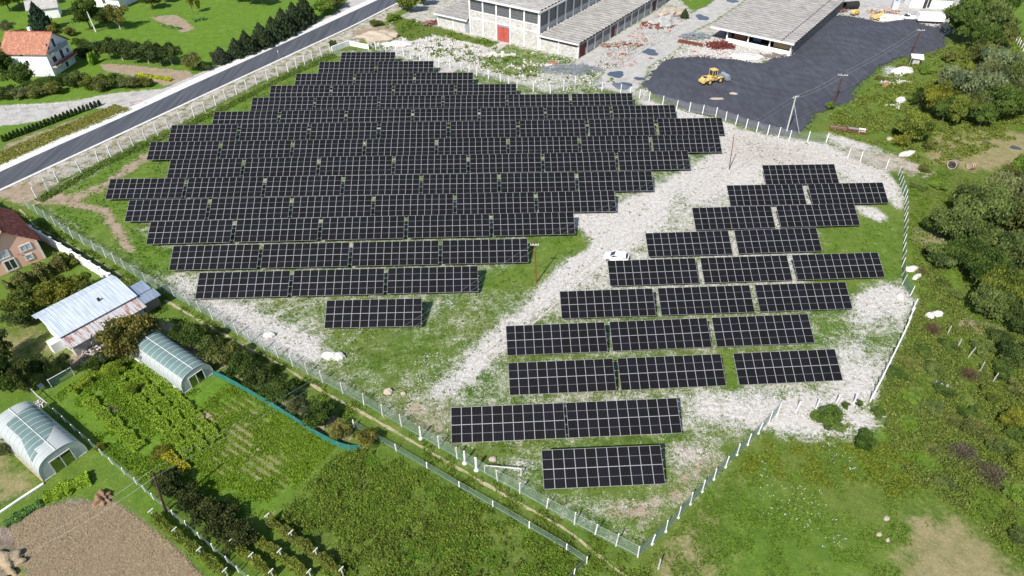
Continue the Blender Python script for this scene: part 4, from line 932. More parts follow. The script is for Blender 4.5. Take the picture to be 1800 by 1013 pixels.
# --- wood to the right of the array
G_ = 'trees of the right-hand wood'
T(1668,428,44,7.0,'broad','g','broadleaf_tree','tree','dark green dense tree at the left front of the right-hand thicket',G_)
T(1712,410,50,8.5,'broad','g','broadleaf_tree','tree','tallest round crown in the middle of the right-hand thicket',G_)
T(1690,478,36,6.0,'broad','dg','broadleaf_tree','tree','dark green tree on the lower left side of the right-hand thicket',G_)
T(1745,470,44,7.0,'broad','g','broadleaf_tree','tree','green tree at the heart of the thicket, above the yellow-green one',G_)
T(1775,425,40,7.5,'broad','ol','broadleaf_tree','tree','olive green tree behind the thicket at the right picture edge',G_)
T(1752,378,44,7.5,'willow','gb','grey_willow','tree','soft grey-green willow above the dark thicket, right of the two barrels',G_)
T(1795,370,30,6,'willow','sv','grey_willow','tree','grey willow cut by the right picture edge above the thicket',G_)
T(1752,540,36,6.5,'broad','yg','broadleaf_tree','tree','yellow-green tree at the lower end of the thicket',G_)
T(1790,530,40,7.5,'broad','g','broadleaf_tree','tree','green tree at the right edge beside the yellow-green one',G_)
T(1790,590,30,4.5,'broad','dk','broadleaf_tree','tree','very dark small tree at the right edge above the orange soil patches',G_)
T(1775,640,30,3.2,'bush','dk','shrub','shrub','dark shrub below the orange soil patches at the right edge',G_)
T(1632,262,12,2.2,'bush','ol','shrub','shrub','small olive bush on the left rim of the dry pond',G_)
T(1700,198,40,10,'willow','sv','grey_willow','tree','big silvery willow in the middle of the upper right wood',G_)
T(1745,215,36,9,'willow','dg','grey_willow','tree','dark green-grey willow just right of the big silvery one',G_)
T(1782,200,34,8,'willow','gb','grey_willow','tree','pale grey willow at the right end of the upper wood',G_)
T(1738,150,34,9,'willow','sv','grey_willow','tree','silver willow behind, in the back row of the upper right wood',G_)
T(1663,165,26,7,'willow','sv','grey_willow','tree','small silver willow at the left shoulder of the upper wood',G_)
T(1640,205,26,7.5,'broad','ye','broadleaf_tree','tree','golden yellow tree at the left front of the upper right wood',G_)
T(1612,190,16,4.5,'broad','dk','broadleaf_tree','tree','small dark tree left of the golden yellow one',G_)
T(1675,222,22,6.5,'broad','yg','broadleaf_tree','tree','yellow-green tree under the big silvery willow',G_)
T(1718,226,22,5.5,'broad','dg','broadleaf_tree','tree','dark low tree at the front foot of the silvery willow',G_)
T(1600,250,28,6,'broad','yg','broadleaf_tree','tree','yellow-green round tree left of the dry pond',G_)
T(1577,235,14,3.6,'bush','dk','shrub','shrub','dark bush nestling left of the round yellow-green tree',G_)
T(1582,258,14,3.,'bush','ye','shrub','shrub','yellow bush in front of the round yellow-green tree',G_)
T(1690,78,32,11,'broad','dg','broadleaf_tree','tree','dark green tree right of the white box trailer',G_)
T(1728,85,34,12,'broad','g','broadleaf_tree','tree','tall green tree at the top, second from the white trailer',G_)
T(1700,40,30,11,'broad','yg','broadleaf_tree','tree','yellow-green tree behind, touching the top edge',G_)
T(1745,40,30,11,'broad','dg','broadleaf_tree','tree','dark tree by the top edge, left of the corner meadow',G_)
T(1715,120,26,7,'broad','ol','broadleaf_tree','tree','olive tree between the tall green tree and the silver willows',G_)
T(1690,135,18,4.5,'bush','yg','shrub','shrub','yellow-green shrub at the right tip of the dark gravel',G_)
T(1752,118,20,5,'bush','yg','shrub','shrub','yellow-green shrub facing the corner meadow fence',G_)
T(1678,165,14,3.5,'bush','lg','shrub','shrub','light green shrub above the little concrete kiosk meadow',G_)
T(1668,110,12,3.2,'bush','ol','shrub','shrub','olive shrub beside the rubble at the gravel tip',G_)
T(1625,128,14,1.6,'bush','lg','shrub','shrub','low bright green bush right of the concrete kiosk',G_)
T(1585,122,12,1.3,'bush','br','shrub','shrub','low brownish bush left of the concrete kiosk',G_)
T(1457,192,9,1.8,'bush','lg','shrub','shrub','small bush at the foot of the brown pole by the gravel',G_)
for x_, y_, r_, h_, k_, c_, lb in [
 (1650,470,30,4.,'broad','g','green tree low on the left flank of the thicket, above the white blocks'),
 (1725,505,34,6.,'broad','dg','dark green tree between the thicket heart and its yellow-green tip'),
 (1795,480,34,7.,'broad','ol','olive tree on the right edge between two green crowns'),
 (1730,560,30,5.,'broad','g','green tree below the yellow-green one in the thicket'),
 (1640,410,26,3.6,'broad','dg','dark low tree at the far left tip of the thicket'),
 (1690,370,30,5.,'broad','g','green tree at the upper left shoulder of the thicket'),
 (1770,340,30,5.,'willow','ol','olive willow above the thicket near the right edge'),
 (1795,300,22,3.4,'bush','lg','light green bush at the right end of the dry pond'),
 (1718,175,30,9,'willow','gb','pale willow squeezed between the two biggest silvery willows'),
 (1765,160,30,8,'willow','g','green willow at the back right of the upper wood'),
 (1790,150,26,7,'broad','yg','yellow-green tree in the back right corner of the upper wood'),
 (1655,215,20,5.5,'broad','dg','dark green tree right of the golden yellow one'),
 (1695,215,24,7,'broad','ol','olive tree in front of the big silvery willow'),
 (1720,100,28,8,'broad','dg','dark tree between the top trees and the silver willows'),
 (1750,90,24,8,'broad','ol','olive tree near the corner meadow, below the top edge tree'),
 (1670,60,22,8,'broad','g','green tree closest to the white trailer'),
 (1725,15,26,9,'broad','g','green tree cut by the top edge above the tall one')]:
    T(x_,y_,r_,h_,k_,c_,'grey_willow' if k_ == 'willow' else 'broadleaf_tree' if k_ == 'broad' else 'shrub','shrub' if k_ == 'bush' else 'tree',lb,G_)
# --- scrub lower right
S_ = 'shrubs in the lower right scrub'
T(1455,742,27,2.0,'bush',(.75,.9,.6),'round_bush','shrub','round dark green bush growing on white crushed stone')
T(1519,782,23,1.6,'bush',(.6,.8,.5),'shrub','shrub','dark spreading bush at the lower edge of the crushed stone',S_)
T(1485,716,8,0.65,'bush','dg','shrub','shrub','tiny bush between the last white posts and the leaning fence',S_)
T(1509,712,7,0.78,'bush','dg','shrub','shrub','tiny upright bush right beside the last bare post',S_)
T(1541,727,13,0.72,'bush','dg','shrub','shrub','small spreading bush just below the foot of the leaning fence',S_)
T(1637,583,17,1.6,'twig','br','dead_shrub','shrub','brown leafless shrub above the five slanting posts',S_)
T(1629,448,13,1.3,'twig',(.6,.5,.5),'dead_shrub','shrub','dark bare shrub right of the green mesh fence',S_)
T(1702,662,20,1.6,'twig','br','dead_shrub','shrub','brown leafless shrub among the slanting posts',S_)
T(1690,800,30,1.5,'twig',(1,1,1),'dead_shrub','shrub','large brown twiggy shrub left in the lower right scrub',S_)
T(1740,840,34,1.5,'twig',(.9,.85,.8),'dead_shrub','shrub','dark brown bramble mass at the lower right edge',S_)
T(1712,760,26,1.43,'bush','ol','shrub','shrub','olive shrub standing behind the large brown twiggy shrub',S_)
T(1775,745,26,1.69,'bush','ye','shrub','shrub','golden shrub at the right edge above the brambles',S_)
T(1742,700,22,1.43,'bush','yg','shrub','shrub','yellow-green shrub below the slanting posts',S_)
T(1680,745,18,1.04,'bush','ol','shrub','shrub','olive shrub below the pale rock outcrop in the scrub',S_)
T(1600,640,20,0.78,'bush','ol','shrub','shrub','low olive bush right of the leaning white fence',S_)
T(1575,660,20,0.72,'bush','dg','shrub','shrub','low dark green bush close to the leaning white fence',S_)
T(1620,620,18,0.85,'bush','dg','shrub','shrub','low dark bush left of the first slanting post',S_)
T(1660,690,20,0.91,'bush','dg','shrub','shrub','dark green bush above the yellowish sunken meadow',S_)
T(1790,815,24,1.43,'bush','yg','shrub','shrub','yellow-green bush at the right edge beside the brambles',S_)
T(1785,690,22,1.43,'bush','ol','shrub','shrub','olive bush at the right edge above the golden shrub',S_)
T(1620,480,10,.9,'twig','br','dead_shrub','shrub','small brown tangle beside two white boulders',S_)
T(1655,500,12,0.59,'bush','dk','shrub','shrub','small dark bush right of the white boulders',S_)
T(1545,140,9,0.65,'bush','br','shrub','shrub','rusty brown shrub at the edge of the dark gravel',S_)
for x_, y_, r_, h_, c_, lb in [
 (1665,610,20,1.6,'dg','dark green shrub touching the uppermost slanting post'),(1720,615,26,2.4,'g','green shrub right of the second slanting post'),(1755,600,26,2.8,'dk','dark shrub under the orange soil patches'),
 (1760,660,26,2.6,'dg','dark green shrub right of the lowest slanting post'),(1790,640,24,2.8,'ol','olive shrub on the right edge level with the slanting posts'),(1640,650,22,1.4,'g','green shrub right of the rock outcrop, left of the posts'),
 (1600,700,20,1.1,'lg','light green leafy shrub below the leaning fence foot'),(1640,720,22,1.3,'g','green shrub right of the light green one below the fence'),(1790,770,26,2.6,'dg','dark green shrub on the right edge above the brambles'),
 (1750,790,24,2.2,'g','green shrub between the two brown bramble masses'),(1700,730,22,1.9,'dg','dark shrub between the rock outcrop and the golden shrub'),(1780,870,28,2.2,'lg','light green shrub at the right edge below the brambles'),
 (1730,900,24,1.5,'lg','fresh green shrub above the right end of the dry lawn patch'),(1660,850,22,1.3,'g','green shrub left below the large twiggy shrub'),(1790,950,24,1.8,'g','green shrub in the lower right corner beside the dry patch'),
 (1640,790,20,1.2,'ol','olive shrub left of the large twiggy shrub'),(1680,520,16,1.6,'g','green shrub above the orange soil scar'),(1640,540,14,.9,'lg','light green shrub right below the dark tangle'),
 (1650,330,16,1.6,'lg','light green shrub left of the concrete ring'),(1625,300,14,1.2,'br','brownish shrub at the left rim of the dry pond track'),(1615,330,16,1.1,'g','green shrub right of the upper mesh fence posts')]:
    T(x_,y_,r_*.85,h_*.6,'bush',c_,'shrub','shrub',lb,S_)
# --- left: barn, gardens
D_ = 'garden trees and shrubs left of the array'
T(62,548,40,4.0,'broad','yg','broadleaf_tree','tree','yellow-green tree left in front of the pale metal barn roof',D_)
T(112,535,38,4.2,'broad','ye','broadleaf_tree','tree','golden green tree between the clipped hedge and the barn',D_)
T(148,520,26,3.2,'broad','yg','broadleaf_tree','tree','small yellow-green tree close behind the barn roof',D_)
T(40,570,26,2.6,'bush','g','shrub','shrub','green shrub below the golden tree, left of the barn',D_)
T(8,470,16,2.,'bush','g','shrub','shrub','green bush at the left edge by the salmon house',D_)
T(120,468,17,2.3,'bush','yg','shrub','shrub','leafy yellow-green bush at the upper end of the clipped hedge',D_)
T(236,618,46,5.2,'broad',(1.55,1.05,.95),'walnut_tree','tree','ochre-green tree overhanging the rusty lean-to roof',D_)
T(270,604,28,4.0,'loose',(1.5,1.05,.95),'walnut_tree','tree','brownish tree right of the barn, above the greenhouse',D_)
T(196,632,22,2.3,'bush','dk','shrub','shrub','dark shrub between the lean-to and the greenhouse',D_)
T(168,648,18,1.8,'bush','dg','shrub','shrub','dark green shrub at the corner of the boat-shaped trough',D_)
T(20,690,36,5.5,'broad','dg','broadleaf_tree','tree','big dark olive tree at the left edge above the second greenhouse',D_)
T(52,690,26,5.0,'broad','ol','broadleaf_tree','tree','olive tree right of the big dark one at the left edge',D_)
T(10,640,30,5.0,'broad','ol','broadleaf_tree','tree','olive tree at the left edge below the barn lawn',D_)
T(80,664,26,3.8,'loose','dk','plum_tree','tree','thin dark plum tree behind the mesh pen',D_)
T(118,656,22,3.6,'loose','dk','plum_tree','tree','thin dark tree above the right end of the mesh pen',D_)
T(10,800,22,2.2,'loose','gb','olive_shrub','shrub','grey-green shrub growing against the second greenhouse',D_)
for i, (x, y, r_, h_, k, c) in enumerate([(325,604,25,3.0,'broad','dg'),(350,612,27,3.4,'broad','dg'),(375,628,26,3.0,'broad','g'),(400,642,28,3.2,'broad','ol'),(428,658,27,3.0,'broad','dg'),(456,676,28,3.0,'broad','dk'),(490,705,30,3.1,'broad','dg'),(523,724,24,2.3,'loose','gb'),(563,748,30,3.0,'broad','dg')]):
    T(x,y,r_,h_,k,c,'hedgerow_shrub','shrub',f'{ORD[i]} green shrub from the barn end in the row above the teal screen',D_)
T(600,770,26,2.4,'loose',(2.0,1.45,1.3),'hedgerow_shrub','shrub','brown-grey bush above the right part of the teal screen',D_); T(645,783,24,2.5,'loose',(2.0,1.4,1.1),'hedgerow_shrub','shrub','ochre-brown bush at the far right end of the teal screen',D_)
T(305,862,30,2.8,'bush',(.55,.55,.6),'dark_shrub','shrub','dark round shrub right of the leaning dark pole',D_)
for i, (x, y, r_) in enumerate([(345,892,30),(372,912,32),(402,932,32),(428,955,30)]):
    T(x,y,r_,2.7,'bush',(.60,.56,.62),'dark_shrub','shrub',f'dark hazel shrub, {ORD[i]} from the top in the clump beside the vines',D_)
T(300,835,12,1.0,'bush','yg','shrub','shrub','small yellowish bush just above the dark round shrub',D_)
T(283,800,16,.9,'bush','ye','shrub','shrub','yellowing low row of plants on the garden field edge',D_); T(178,790,9,.9,'bush','ye','shrub','shrub','small ochre bush at the garden fence by the second greenhouse',D_)
T(238,690,14,1.5,'bush',(1.5,1.6,.6),'garden_shrub','shrub','bright lime shrub by the lower left corner of the greenhouse',D_); 
T(208,655,15,1.8,'bush',(1.7,1.7,.6),'garden_shrub','shrub','bright yellow-green shrub at the end of the bean row',D_)
# --- beyond the road
H_ = 'trees and shrubs beyond the asphalt road'
T(10,140,26,7,'broad','dg','broadleaf_tree','tree','dark green tree at the left edge below the white house',H_)
T(40,155,26,5.5,'broad','dg','broadleaf_tree','tree','dark tree standing against the front of the white house',H_)
T(12,172,20,3.2,'bush','dk','shrub','shrub','dark bush at the left edge above the gravel side road',H_)
for i, (x, y, r_, h_, c) in enumerate([(40,172,18,2.6,'gb'),(68,168,18,2.8,'ol'),(98,164,17,2.8,'br'),(112,150,16,3.0,'dg'),(135,150,20,3.8,'g'),(158,156,18,3.0,'yg'),(184,156,20,3.2,'ol'),(208,154,20,3.4,'dg'),(232,154,18,2.8,'gb'),(254,152,15,2.4,'br')]):
    T(x,y,r_,h_,'bush',c,'hedge_shrub','shrub',f'{ORD[i]} bush from the left in the bushy belt along the gravel side road',H_)
T(77,54,19,8,'cone','bl','blue_spruce','tree','blue-grey spruce right behind the orange tiled house roof',H_)
T(97,58,11,3.,'bush','br','shrub','shrub','brownish shrub beside the blue-grey spruce',H_)
T(160,52,24,8,'broad','dg','broadleaf_tree','tree','dark green tree behind the white birch trunk',H_)
t_ = thing('birch_tree', 'slender birch with a bare white leaning trunk in front of the dark tree', 'tree', tuple(at(169, 56)), 0, H_)
MB().tube([(0, 0, 0), (-.3, .1, 3), (-.5, .2, 6), (-.3, .3, 8.6)], [.26, .22, .17, .08], 8).build('trunk', MAT['birch'], t_); c_ = link('crown', crown_mesh('loose', 1, 'leaf'), t_, (-.4, .3, 5.2), (0, 0, 0), (2.2, 2.2, 4.2)); c_.color = (1, 1.1, .7, 1)
T(212,52,22,7.5,'loose',(1.6,1.2,1.),'broadleaf_tree','tree','tan-green tree with two pale trunks right of the birch',H_, bark='palebark')
T(190,50,18,6,'broad','dk','broadleaf_tree','tree','dark tree between the birch and the tan-green tree',H_)
T(18,20,26,8,'broad','yg','broadleaf_tree','tree','yellow-green tree in the top left corner',H_); T(38,14,16,6,'broad','ye','broadleaf_tree','tree','golden tree left of the small grey-roofed outbuilding',H_)
T(76,10,16,6,'broad','dk','broadleaf_tree','tree','dark tree at the top edge behind the grey-roofed outbuilding',H_)
T(15,60,18,4,'loose','gb','broadleaf_tree','tree','grey-brown tree left of the orange tiled roof',H_); T(12,95,16,3.6,'bush','dg','shrub','shrub','dark shrub at the left end of the orange roof',H_)
T(125,62,12,2.6,'bush','br','shrub','shrub','brown shrub right behind the white house gable',H_); T(143,82,14,2.4,'bush','dg','shrub','shrub','green shrub right of the white house',H_); T(150,100,16,3,'bush','dk','shrub','shrub','dark shrub in the shade right of the white house',H_)
for i, x in enumerate([162,166,171]): T(x,115-i*2.5,4.5,3.0,'column',(4.2,4.6,1.2),'lime_thuja','shrub',f'bright lime conifer, {ORD[i]} of three right of the white house',H_)
for i, (x, y) in enumerate([(195,104),(217,107),(240,110),(262,112),(284,115),(303,114)]):
    T(x,y,20,5.3,'broad',(.66,.72,.74),'orchard_tree','tree',f'dark grey-green orchard tree with pale stem, {ORD[i]} from the left in the row','orchard trees behind the brown plot', bark='palebark')
T(178,92,14,2.8,'bush','dk','shrub','shrub','dark shrub at the left end of the orchard row',H_)
T(340,124,22,4.6,'loose',(1.45,1.15,1.15),'broadleaf_tree','tree','grey-brown round tree right of the orchard row, near the road',H_); T(362,122,12,2.4,'bush','dk','shrub','shrub','dark low shrub at the road side of the grey-brown tree',H_)
for i, (x, y, r_, h_) in enumerate([(391,110,15,4.2),(418,100,15,5.),(437,93,17,6.),(463,82,19,6.5),(484,71,18,6.5),(502,62,19,7.5),(521,51,19,7.5),(539,40,18,8)]):
    T(x,y,r_,h_,'cone','g' if i else 'gb','spruce','tree',f'dark spruce, {ORD[i]} from the lower left in the row beside the road','spruces along the far side of the road')
T(380,106,10,2.2,'bush','br','shrub','shrub','brownish bush at the lower end of the spruce row',H_)
T(572,26,20,4,'broad','lg','broadleaf_tree','tree','light green broadleaf tree after the last roadside spruce',H_); T(592,14,16,3.5,'broad','ol','broadleaf_tree','tree','olive tree at the upper end of the roadside row',H_)
T(270,16,16,5,'broad','ol','broadleaf_tree','tree','olive tree at the top edge left of the poplar',H_); T(340,24,7,6.5,'loose','ye','poplar','tree','narrow yellow poplar by the small garden beds',H_); T(352,22,5,4.,'loose','ye','poplar','tree','thin short yellow poplar beside the taller one',H_); T(290,4,14,4.5,'broad','dk','broadleaf_tree','tree','dark tree at the top edge right of the olive one',H_)
T(440,8,18,6.5,'broad','dk','broadleaf_tree','tree','dark tree touching the top edge above the spruces',H_); T(462,10,14,6,'broad','dg','broadleaf_tree','tree','dark green tree beside it at the top edge, nearer the road',H_); T(420,4,14,5,'broad','dk','broadleaf_tree','tree','dark tree at the top edge, leftmost of three above the spruces',H_)
T(722,22,20,6,'broad','yg','broadleaf_tree','tree','yellow-green tree at the top edge right of the road',H_); T(706,18,10,4,'broad','dg','broadleaf_tree','tree','dark tree hugging the road at the top edge',H_); T(745,10,14,5,'broad','dk','broadleaf_tree','tree','dark tree at the top edge beside the annex roof',H_)
T(660,45,12,1.6,'bush','ol','shrub','shrub','olive bush on the earth bank between road and annex',H_); T(690,35,13,1.6,'bush','lg','shrub','shrub','light green bush between the road and the rubble',H_); T(585,82,8,1.6,'bush','dg','shrub','shrub','dark bush outside the white corner wall',H_)
T(1203,32,7,2.8,'cone','g','small_conifer','tree','small conifer at the end of the rubble heap beside the lane',H_)
CARD = [o for o in ORD]+['sixteenth', 'seventeenth', 'eighteenth', 'nineteenth', 'twentieth', 'twenty-first', 'twenty-second', 'twenty-third', 'twenty-fourth', 'twenty-fifth']
for i in range(26):
    t = i/25; x = 8+168*t; y = 249-63*t; tree(x, y, 0, 1.35+.25*random.random(), 'column', 'dg', 'young_thuja', 'shrub', ('young thuja at the lower left end of the row by the road' if i == 0 else 'young thuja at the upper right end of the row by the road' if i == 25 else f'young thuja, {CARD[i]} from the lower left in the row by the road'), 'young thujas planted in one row', rr=.42)

def along(px, wd, ht, n, size, seed, name, label, cat, mat, tint=(1, 1, 1), group=None, posts=None, base=.05):
    """a hedge or crop row following surveyed points"""
    P = [at(*q) for q in px]; O = P[0]; r = np.random.default_rng(seed); L = [0]
    for a, b in zip(P[:-1], P[1:]): L.append(L[-1]+(b-a).length)
    s = r.random(n)*L[-1]; xy = np.zeros((n, 2)); nr = np.zeros((n, 2))
    for i, (a, b) in enumerate(zip(P[:-1], P[1:])):
        m = (s >= L[i]) & (s <= L[i+1]); t = (s[m]-L[i])/(L[i+1]-L[i]); d = (b-a).normalized()
        xy[m] = np.stack([a.x+(b.x-a.x)*t-O.x, a.y+(b.y-a.y)*t-O.y], 1); nr[m] = (-d.y, d.x)
    v = r.random(n)*2-1; z = r.random(n); lump = 1+.22*np.sin(s*2.1+seed)+.12*np.sin(s*5.3+1)
    face = r.random(n); v = np.where(face < .5, np.sign(v)*(.75+.25*np.abs(v)), v); z = np.where(face >= .5, .72+.28*z, z)
    C = np.stack([xy[:, 0]+nr[:, 0]*v*wd/2*lump*(1-.25*z), xy[:, 1]+nr[:, 1]*v*wd/2*lump*(1-.25*z), base+z*ht*lump*.9], 1)
    V, F = leafquads(C, size, seed, .4, 1.4); rnd = np.repeat(np.clip(.5+.25*r.normal(size=n), 0, 1), 4)
    root = thing(name, label, cat, tuple(O), 0, group); c = link('foliage', npmesh('foliage', V, F, MAT[mat], {'rnd': rnd}), root); c.color = (*tint, 1)
    if posts:
        sp, ph, arm = posts; n_ = max(1, round(L[-1]/sp)); mb = MB(); mb.box(-.05, -.05, 0, .05, .05, ph)
        if arm: mb.box(-.33, -.04, ph-.07, .33, .04, ph)
        me = mb.mesh('post', MAT['concrete_post']); d = (P[-1]-P[0]).normalized()
        for k in range(n_+1): link('post', me, root, tuple((P[-1]-P[0])*(k/n_)), (0, 0, math.atan2(d.y, d.x)+R(90)))
    return root
along([(18,516),(60,496),(118,468)], 2.6, 2.2, 9000, .20, 3, 'clipped_hedge', 'thick clipped brownish-green hedge in front of the salmon house', 'hedge', 'leaf', (1.5, 1.15, 1.25))
V_ = 'staked vine rows at the bottom edge'
along([(273,912),(330,958),(402,1016)], 1.0, 1.25, 5500, .15, 5, 'vine_row', 'vine row with white crossbars beside the ploughed field, leftmost', 'vines', 'leaf', (1.35, 1.25, .7), V_, (4.0, 1.7, True))
along([(414,962),(450,990),(482,1018)], 1.0, 1.2, 3000, .15, 6, 'vine_row', 'short vine row just right of the dark hazel clump at the bottom', 'vines', 'leaf', (1.5, 1.3, .75), V_, (4.0, 1.7, True))
along([(448,948),(500,985),(548,1018)], 1.0, 1.2, 4000, .15, 7, 'vine_row', 'vine row third from the left at the bottom edge', 'vines', 'leaf', (1.5, 1.3, .75), V_, (3.6, 1.7, True))
along([(475,920),(530,958),(604,1014)], 1.0, 1.25, 5000, .15, 8, 'vine_row', 'rightmost vine row bordering the overgrown meadow', 'vines', 'leaf', (1.35, 1.15, .8), V_, (3.6, 1.7, True))
along([(128,693),(160,668),(205,648)], 1.5, .9, 5000, .16, 9, 'bean_row', 'yellow-green bean row in the vegetable garden by the mesh pen', 'crop row', 'crop', (1, .95, .8))
along([(80,876),(115,862),(158,842)], 1.9, .6, 3600, .22, 10, 'squash_patch', 'bright leafy squash patch at the top of the ploughed field', 'crop', 'crop', (1.1, 1.15, .9))
along([(8,925),(40,905),(72,886)], 1.3, .4, 1400, .16, 11, 'leek_rows', 'blue-green leek rows left of the squash patch', 'crop', 'crop', (.55, .75, 1.6))
along([(240,133),(275,137),(302,142)], 1.6, .45, 900, .3, 12, 'crop_row', 'yellow crop row in the brown plot beyond the road', 'crop', 'crop', (1.7, 1.35, .4))
along([(285,46),(318,52)], 1.2, .4, 500, .3, 13, 'cabbage_row', 'blue-green cabbages in the small garden bed at the top', 'crop', 'crop', (.6, .8, 1.6)); along([(340,38),(362,34)], 2.0, .6, 600, .3, 14, 'cabbage_row', 'larger blue-green cabbage bed by the yellow poplar', 'crop', 'crop', (.6, .8, 1.6))
for i, (a, b) in enumerate([((250,640),(385,775)),((232,655),(360,790)),((212,672),(335,800)),((150,700),(250,790))]):
    along([a, b], 1.7, .55, 7000, .14, 20+i, 'potato_row', f'lush green vegetable row, {ORD[i]} counted from the greenhouse', 'crop row', 'crop', (.95, 1.0, .9), 'lush vegetable rows')
along([(285,795),(310,812),(330,830)], 1.3, .6, 900, .2, 30, 'corn_stubble', 'ochre dried plants on the edge of the vegetable field', 'crop', 'crop', (1.3, .9, .5))

# --- ground cover that nobody could count
def poly_sample(px, n, seed):
    P = W(px); r = np.random.default_rng(seed); xs = [q[0] for q in P]; ys = [q[1] for q in P]; out = np.zeros((0, 2))
    while len(out) < n:
        X = r.uniform(min(xs), max(xs), n*2); Y = r.uniform(min(ys), max(ys), n*2); k = inside(P, X, Y); out = np.vstack([out, np.stack([X[k], Y[k]], 1)])
    return out[:n]
def cover(name, label, cat, px, n, per, rad, ht, size, mat, seed, tint=(1, 1, 1), dens=None, up=.2, aspect=1.8):
    """clumps of small leaves strewn over a surveyed area"""
    r = np.random.default_rng(seed); c = poly_sample(px, n, seed)
    if dens is not None: c = c[r.random(len(c)) < dens(c[:, 0], c[:, 1])]
    k = len(c); rr = rad*(.4+1.1*r.random(k)**1.5); hh = ht*(.35+r.random(k)**1.5)
    o = r.normal(size=(k, per, 3))*.5; C = np.stack([c[:, None, 0]+o[..., 0]*rr[:, None], c[:, None, 1]+o[..., 1]*rr[:, None], .02+np.abs(o[..., 2])*hh[:, None]], -1).reshape(-1, 3)
    V, F = leafquads(C, size, seed, up, aspect, 1.0); base = np.repeat(r.random(k), per); rnd = np.repeat(np.clip(base*.6+.4*r.random(len(base)), 0, 1), 4)
    ob = link(name, npmesh(name, V, F, MAT[mat], {'rnd': rnd})); ob.color = (*tint, 1); return tag(ob, label, cat, kind='stuff')
gr = lambda a, b: (lambda x, y: np.clip((vnoise(1.6, a, x, y)*.6+vnoise(5, a+1, x, y)*.4-b)*6, 0, 1))
cover('meadow_weeds', 'tall mixed weeds covering the meadow at the bottom centre', 'weeds', [(590,802),(640,785),(780,850),(1030,990),(1050,1040),(600,1040),(480,915)], 11000, 9, .38, .30, .12, 'weedleaf', 41, (1.1, 1.32, .85), gr(50, .38))
cover('meadow_saplings', 'taller sapling clumps and bramble tufts in the bottom meadow', 'weeds', [(600,810),(640,790),(780,855),(1020,990),(1040,1030),(620,1030),(490,915)], 330, 46, .42, .75, .13, 'weedleaf', 40, (.9, .95, .8), gr(48, .30))
cover('tall_grass', 'yellowish tall grass below the crushed stone at the lower right', 'grass', [(1320,770),(1380,782),(1560,780),(1640,850),(1560,880),(1420,850),(1300,830)], 5000, 8, .35, .3, .13, 'weedleaf', 39, (1.05, 1.12, .65), gr(46, .40))
cover('meadow_weeds', 'low dark weeds covering the meadow at the bottom centre', 'weeds', [(590,802),(640,785),(780,850),(1030,990),(1050,1040),(600,1040),(480,915)], 7000, 8, .35, .18, .11, 'grassleaf', 42, (.95, 1.1, .85), gr(54, .42))
cover('scrub', 'dense low scrub and brambles right of the array', 'scrub', [(1600,420),(1650,455),(1700,560),(1800,600),(1860,700),(1860,960),(1760,960),(1690,895),(1600,850),(1560,770),(1545,700),(1620,530)], 13000, 10, .50, .45, .15, 'weedleaf', 43, (1, 1.05, 1), gr(60, .38))
cover('scrub', 'green leafy undergrowth right of the array', 'scrub', [(1600,300),(1700,300),(1800,600),(1860,700),(1860,1040),(1790,1000),(1690,895),(1560,790),(1340,765),(1380,780),(1545,700),(1620,530),(1595,420)], 12000, 8, .42, .28, .13, 'grassleaf', 44, (.9, .9, .7), gr(64, .42))
cover('scrub', 'mixed undergrowth between the dark gravel and the upper wood', 'scrub', [(1420,232),(1500,178),(1590,108),(1680,80),(1800,60),(1800,240),(1640,300),(1560,262),(1460,235)], 11000, 9, .70, .5, .24, 'weedleaf', 45, (1.05, 1.1, .9), gr(68, .40))
cover('yard_weeds', 'weeds growing through the rubble around the factory', 'weeds', [(655,60),(700,25),(770,48),(875,75),(946,92),(1010,104),(990,120),(1090,110),(1085,155),(1011,147),(838,131),(650,84)], 2600, 7, .6, .25, .30, 'grassleaf', 46, (.85, .85, .8), gr(72, .50))
def green_density(x, y):
    g = sample('gravel', x, y); d = sample('dirt', x, y); return np.clip((1-g*1.15)*(1-d)*1.1, .0, 1)*np.clip((vnoise(1.3, 80, x, y)*.5+vnoise(4, 81, x, y)*.5-.36)*6, 0, 1)
cover('field_grass', 'grass and low herbs growing between and around the solar tables', 'grass', FIELD, 42000, 7, .30, .20, .12, 'grassleaf', 47, (.82, .90, .8), green_density)
cover('field_weeds', 'scattered weeds on the crushed stone among the tables', 'weeds', FIELD, 9000, 6, .26, .12, .13, 'weedleaf', 48, (1.25, 1.25, 1.1), lambda x, y: np.clip(sample('gravel', x, y)*.5*(vnoise(2.5, 83, x, y) > .62)+.10, 0, 1))
cover('bank_weeds', 'dry weeds on the bank between thuja row and road shoulder', 'weeds', [(0,268),(110,222),(200,185),(235,192),(90,252),(0,292)], 2200, 7, .5, .14, .18, 'weedleaf', 49, (1.6, 1.35, 1.3))
cover('lane_grass', 'rough grass along both sides of the lane', 'grass', [(20,368),(84,392),(257,501),(441,607),(713,757),(978,908),(1121,985),(1180,1040),(1010,1030),(640,775),(420,640),(200,500),(60,400)], 9000, 6, .30, .14, .14, 'grassleaf', 51, (.9, .85, .8), lambda x, y: np.clip((vnoise(1.5, 85, x, y)-.45)*5, 0, 1))
cover('fence_weeds', 'tall weeds along the roadside fence foot', 'weeds', [(62,352),(175,289),(298,231),(400,183),(500,132),(585,94),(592,100),(500,140),(400,192),(298,240),(175,298),(75,356)], 2600, 7, .42, .25, .17, 'weedleaf', 52, (.8, 1.0, .8))
cover('garden_greens', 'lush vegetable and weed cover in the gardens', 'plants', [(95,695),(235,605),(330,690),(400,662),(590,785),(480,905),(330,900),(200,805)], 17000, 7, .32, .16, .12, 'crop', 53, (.70, .80, .6), gr(88, .36))
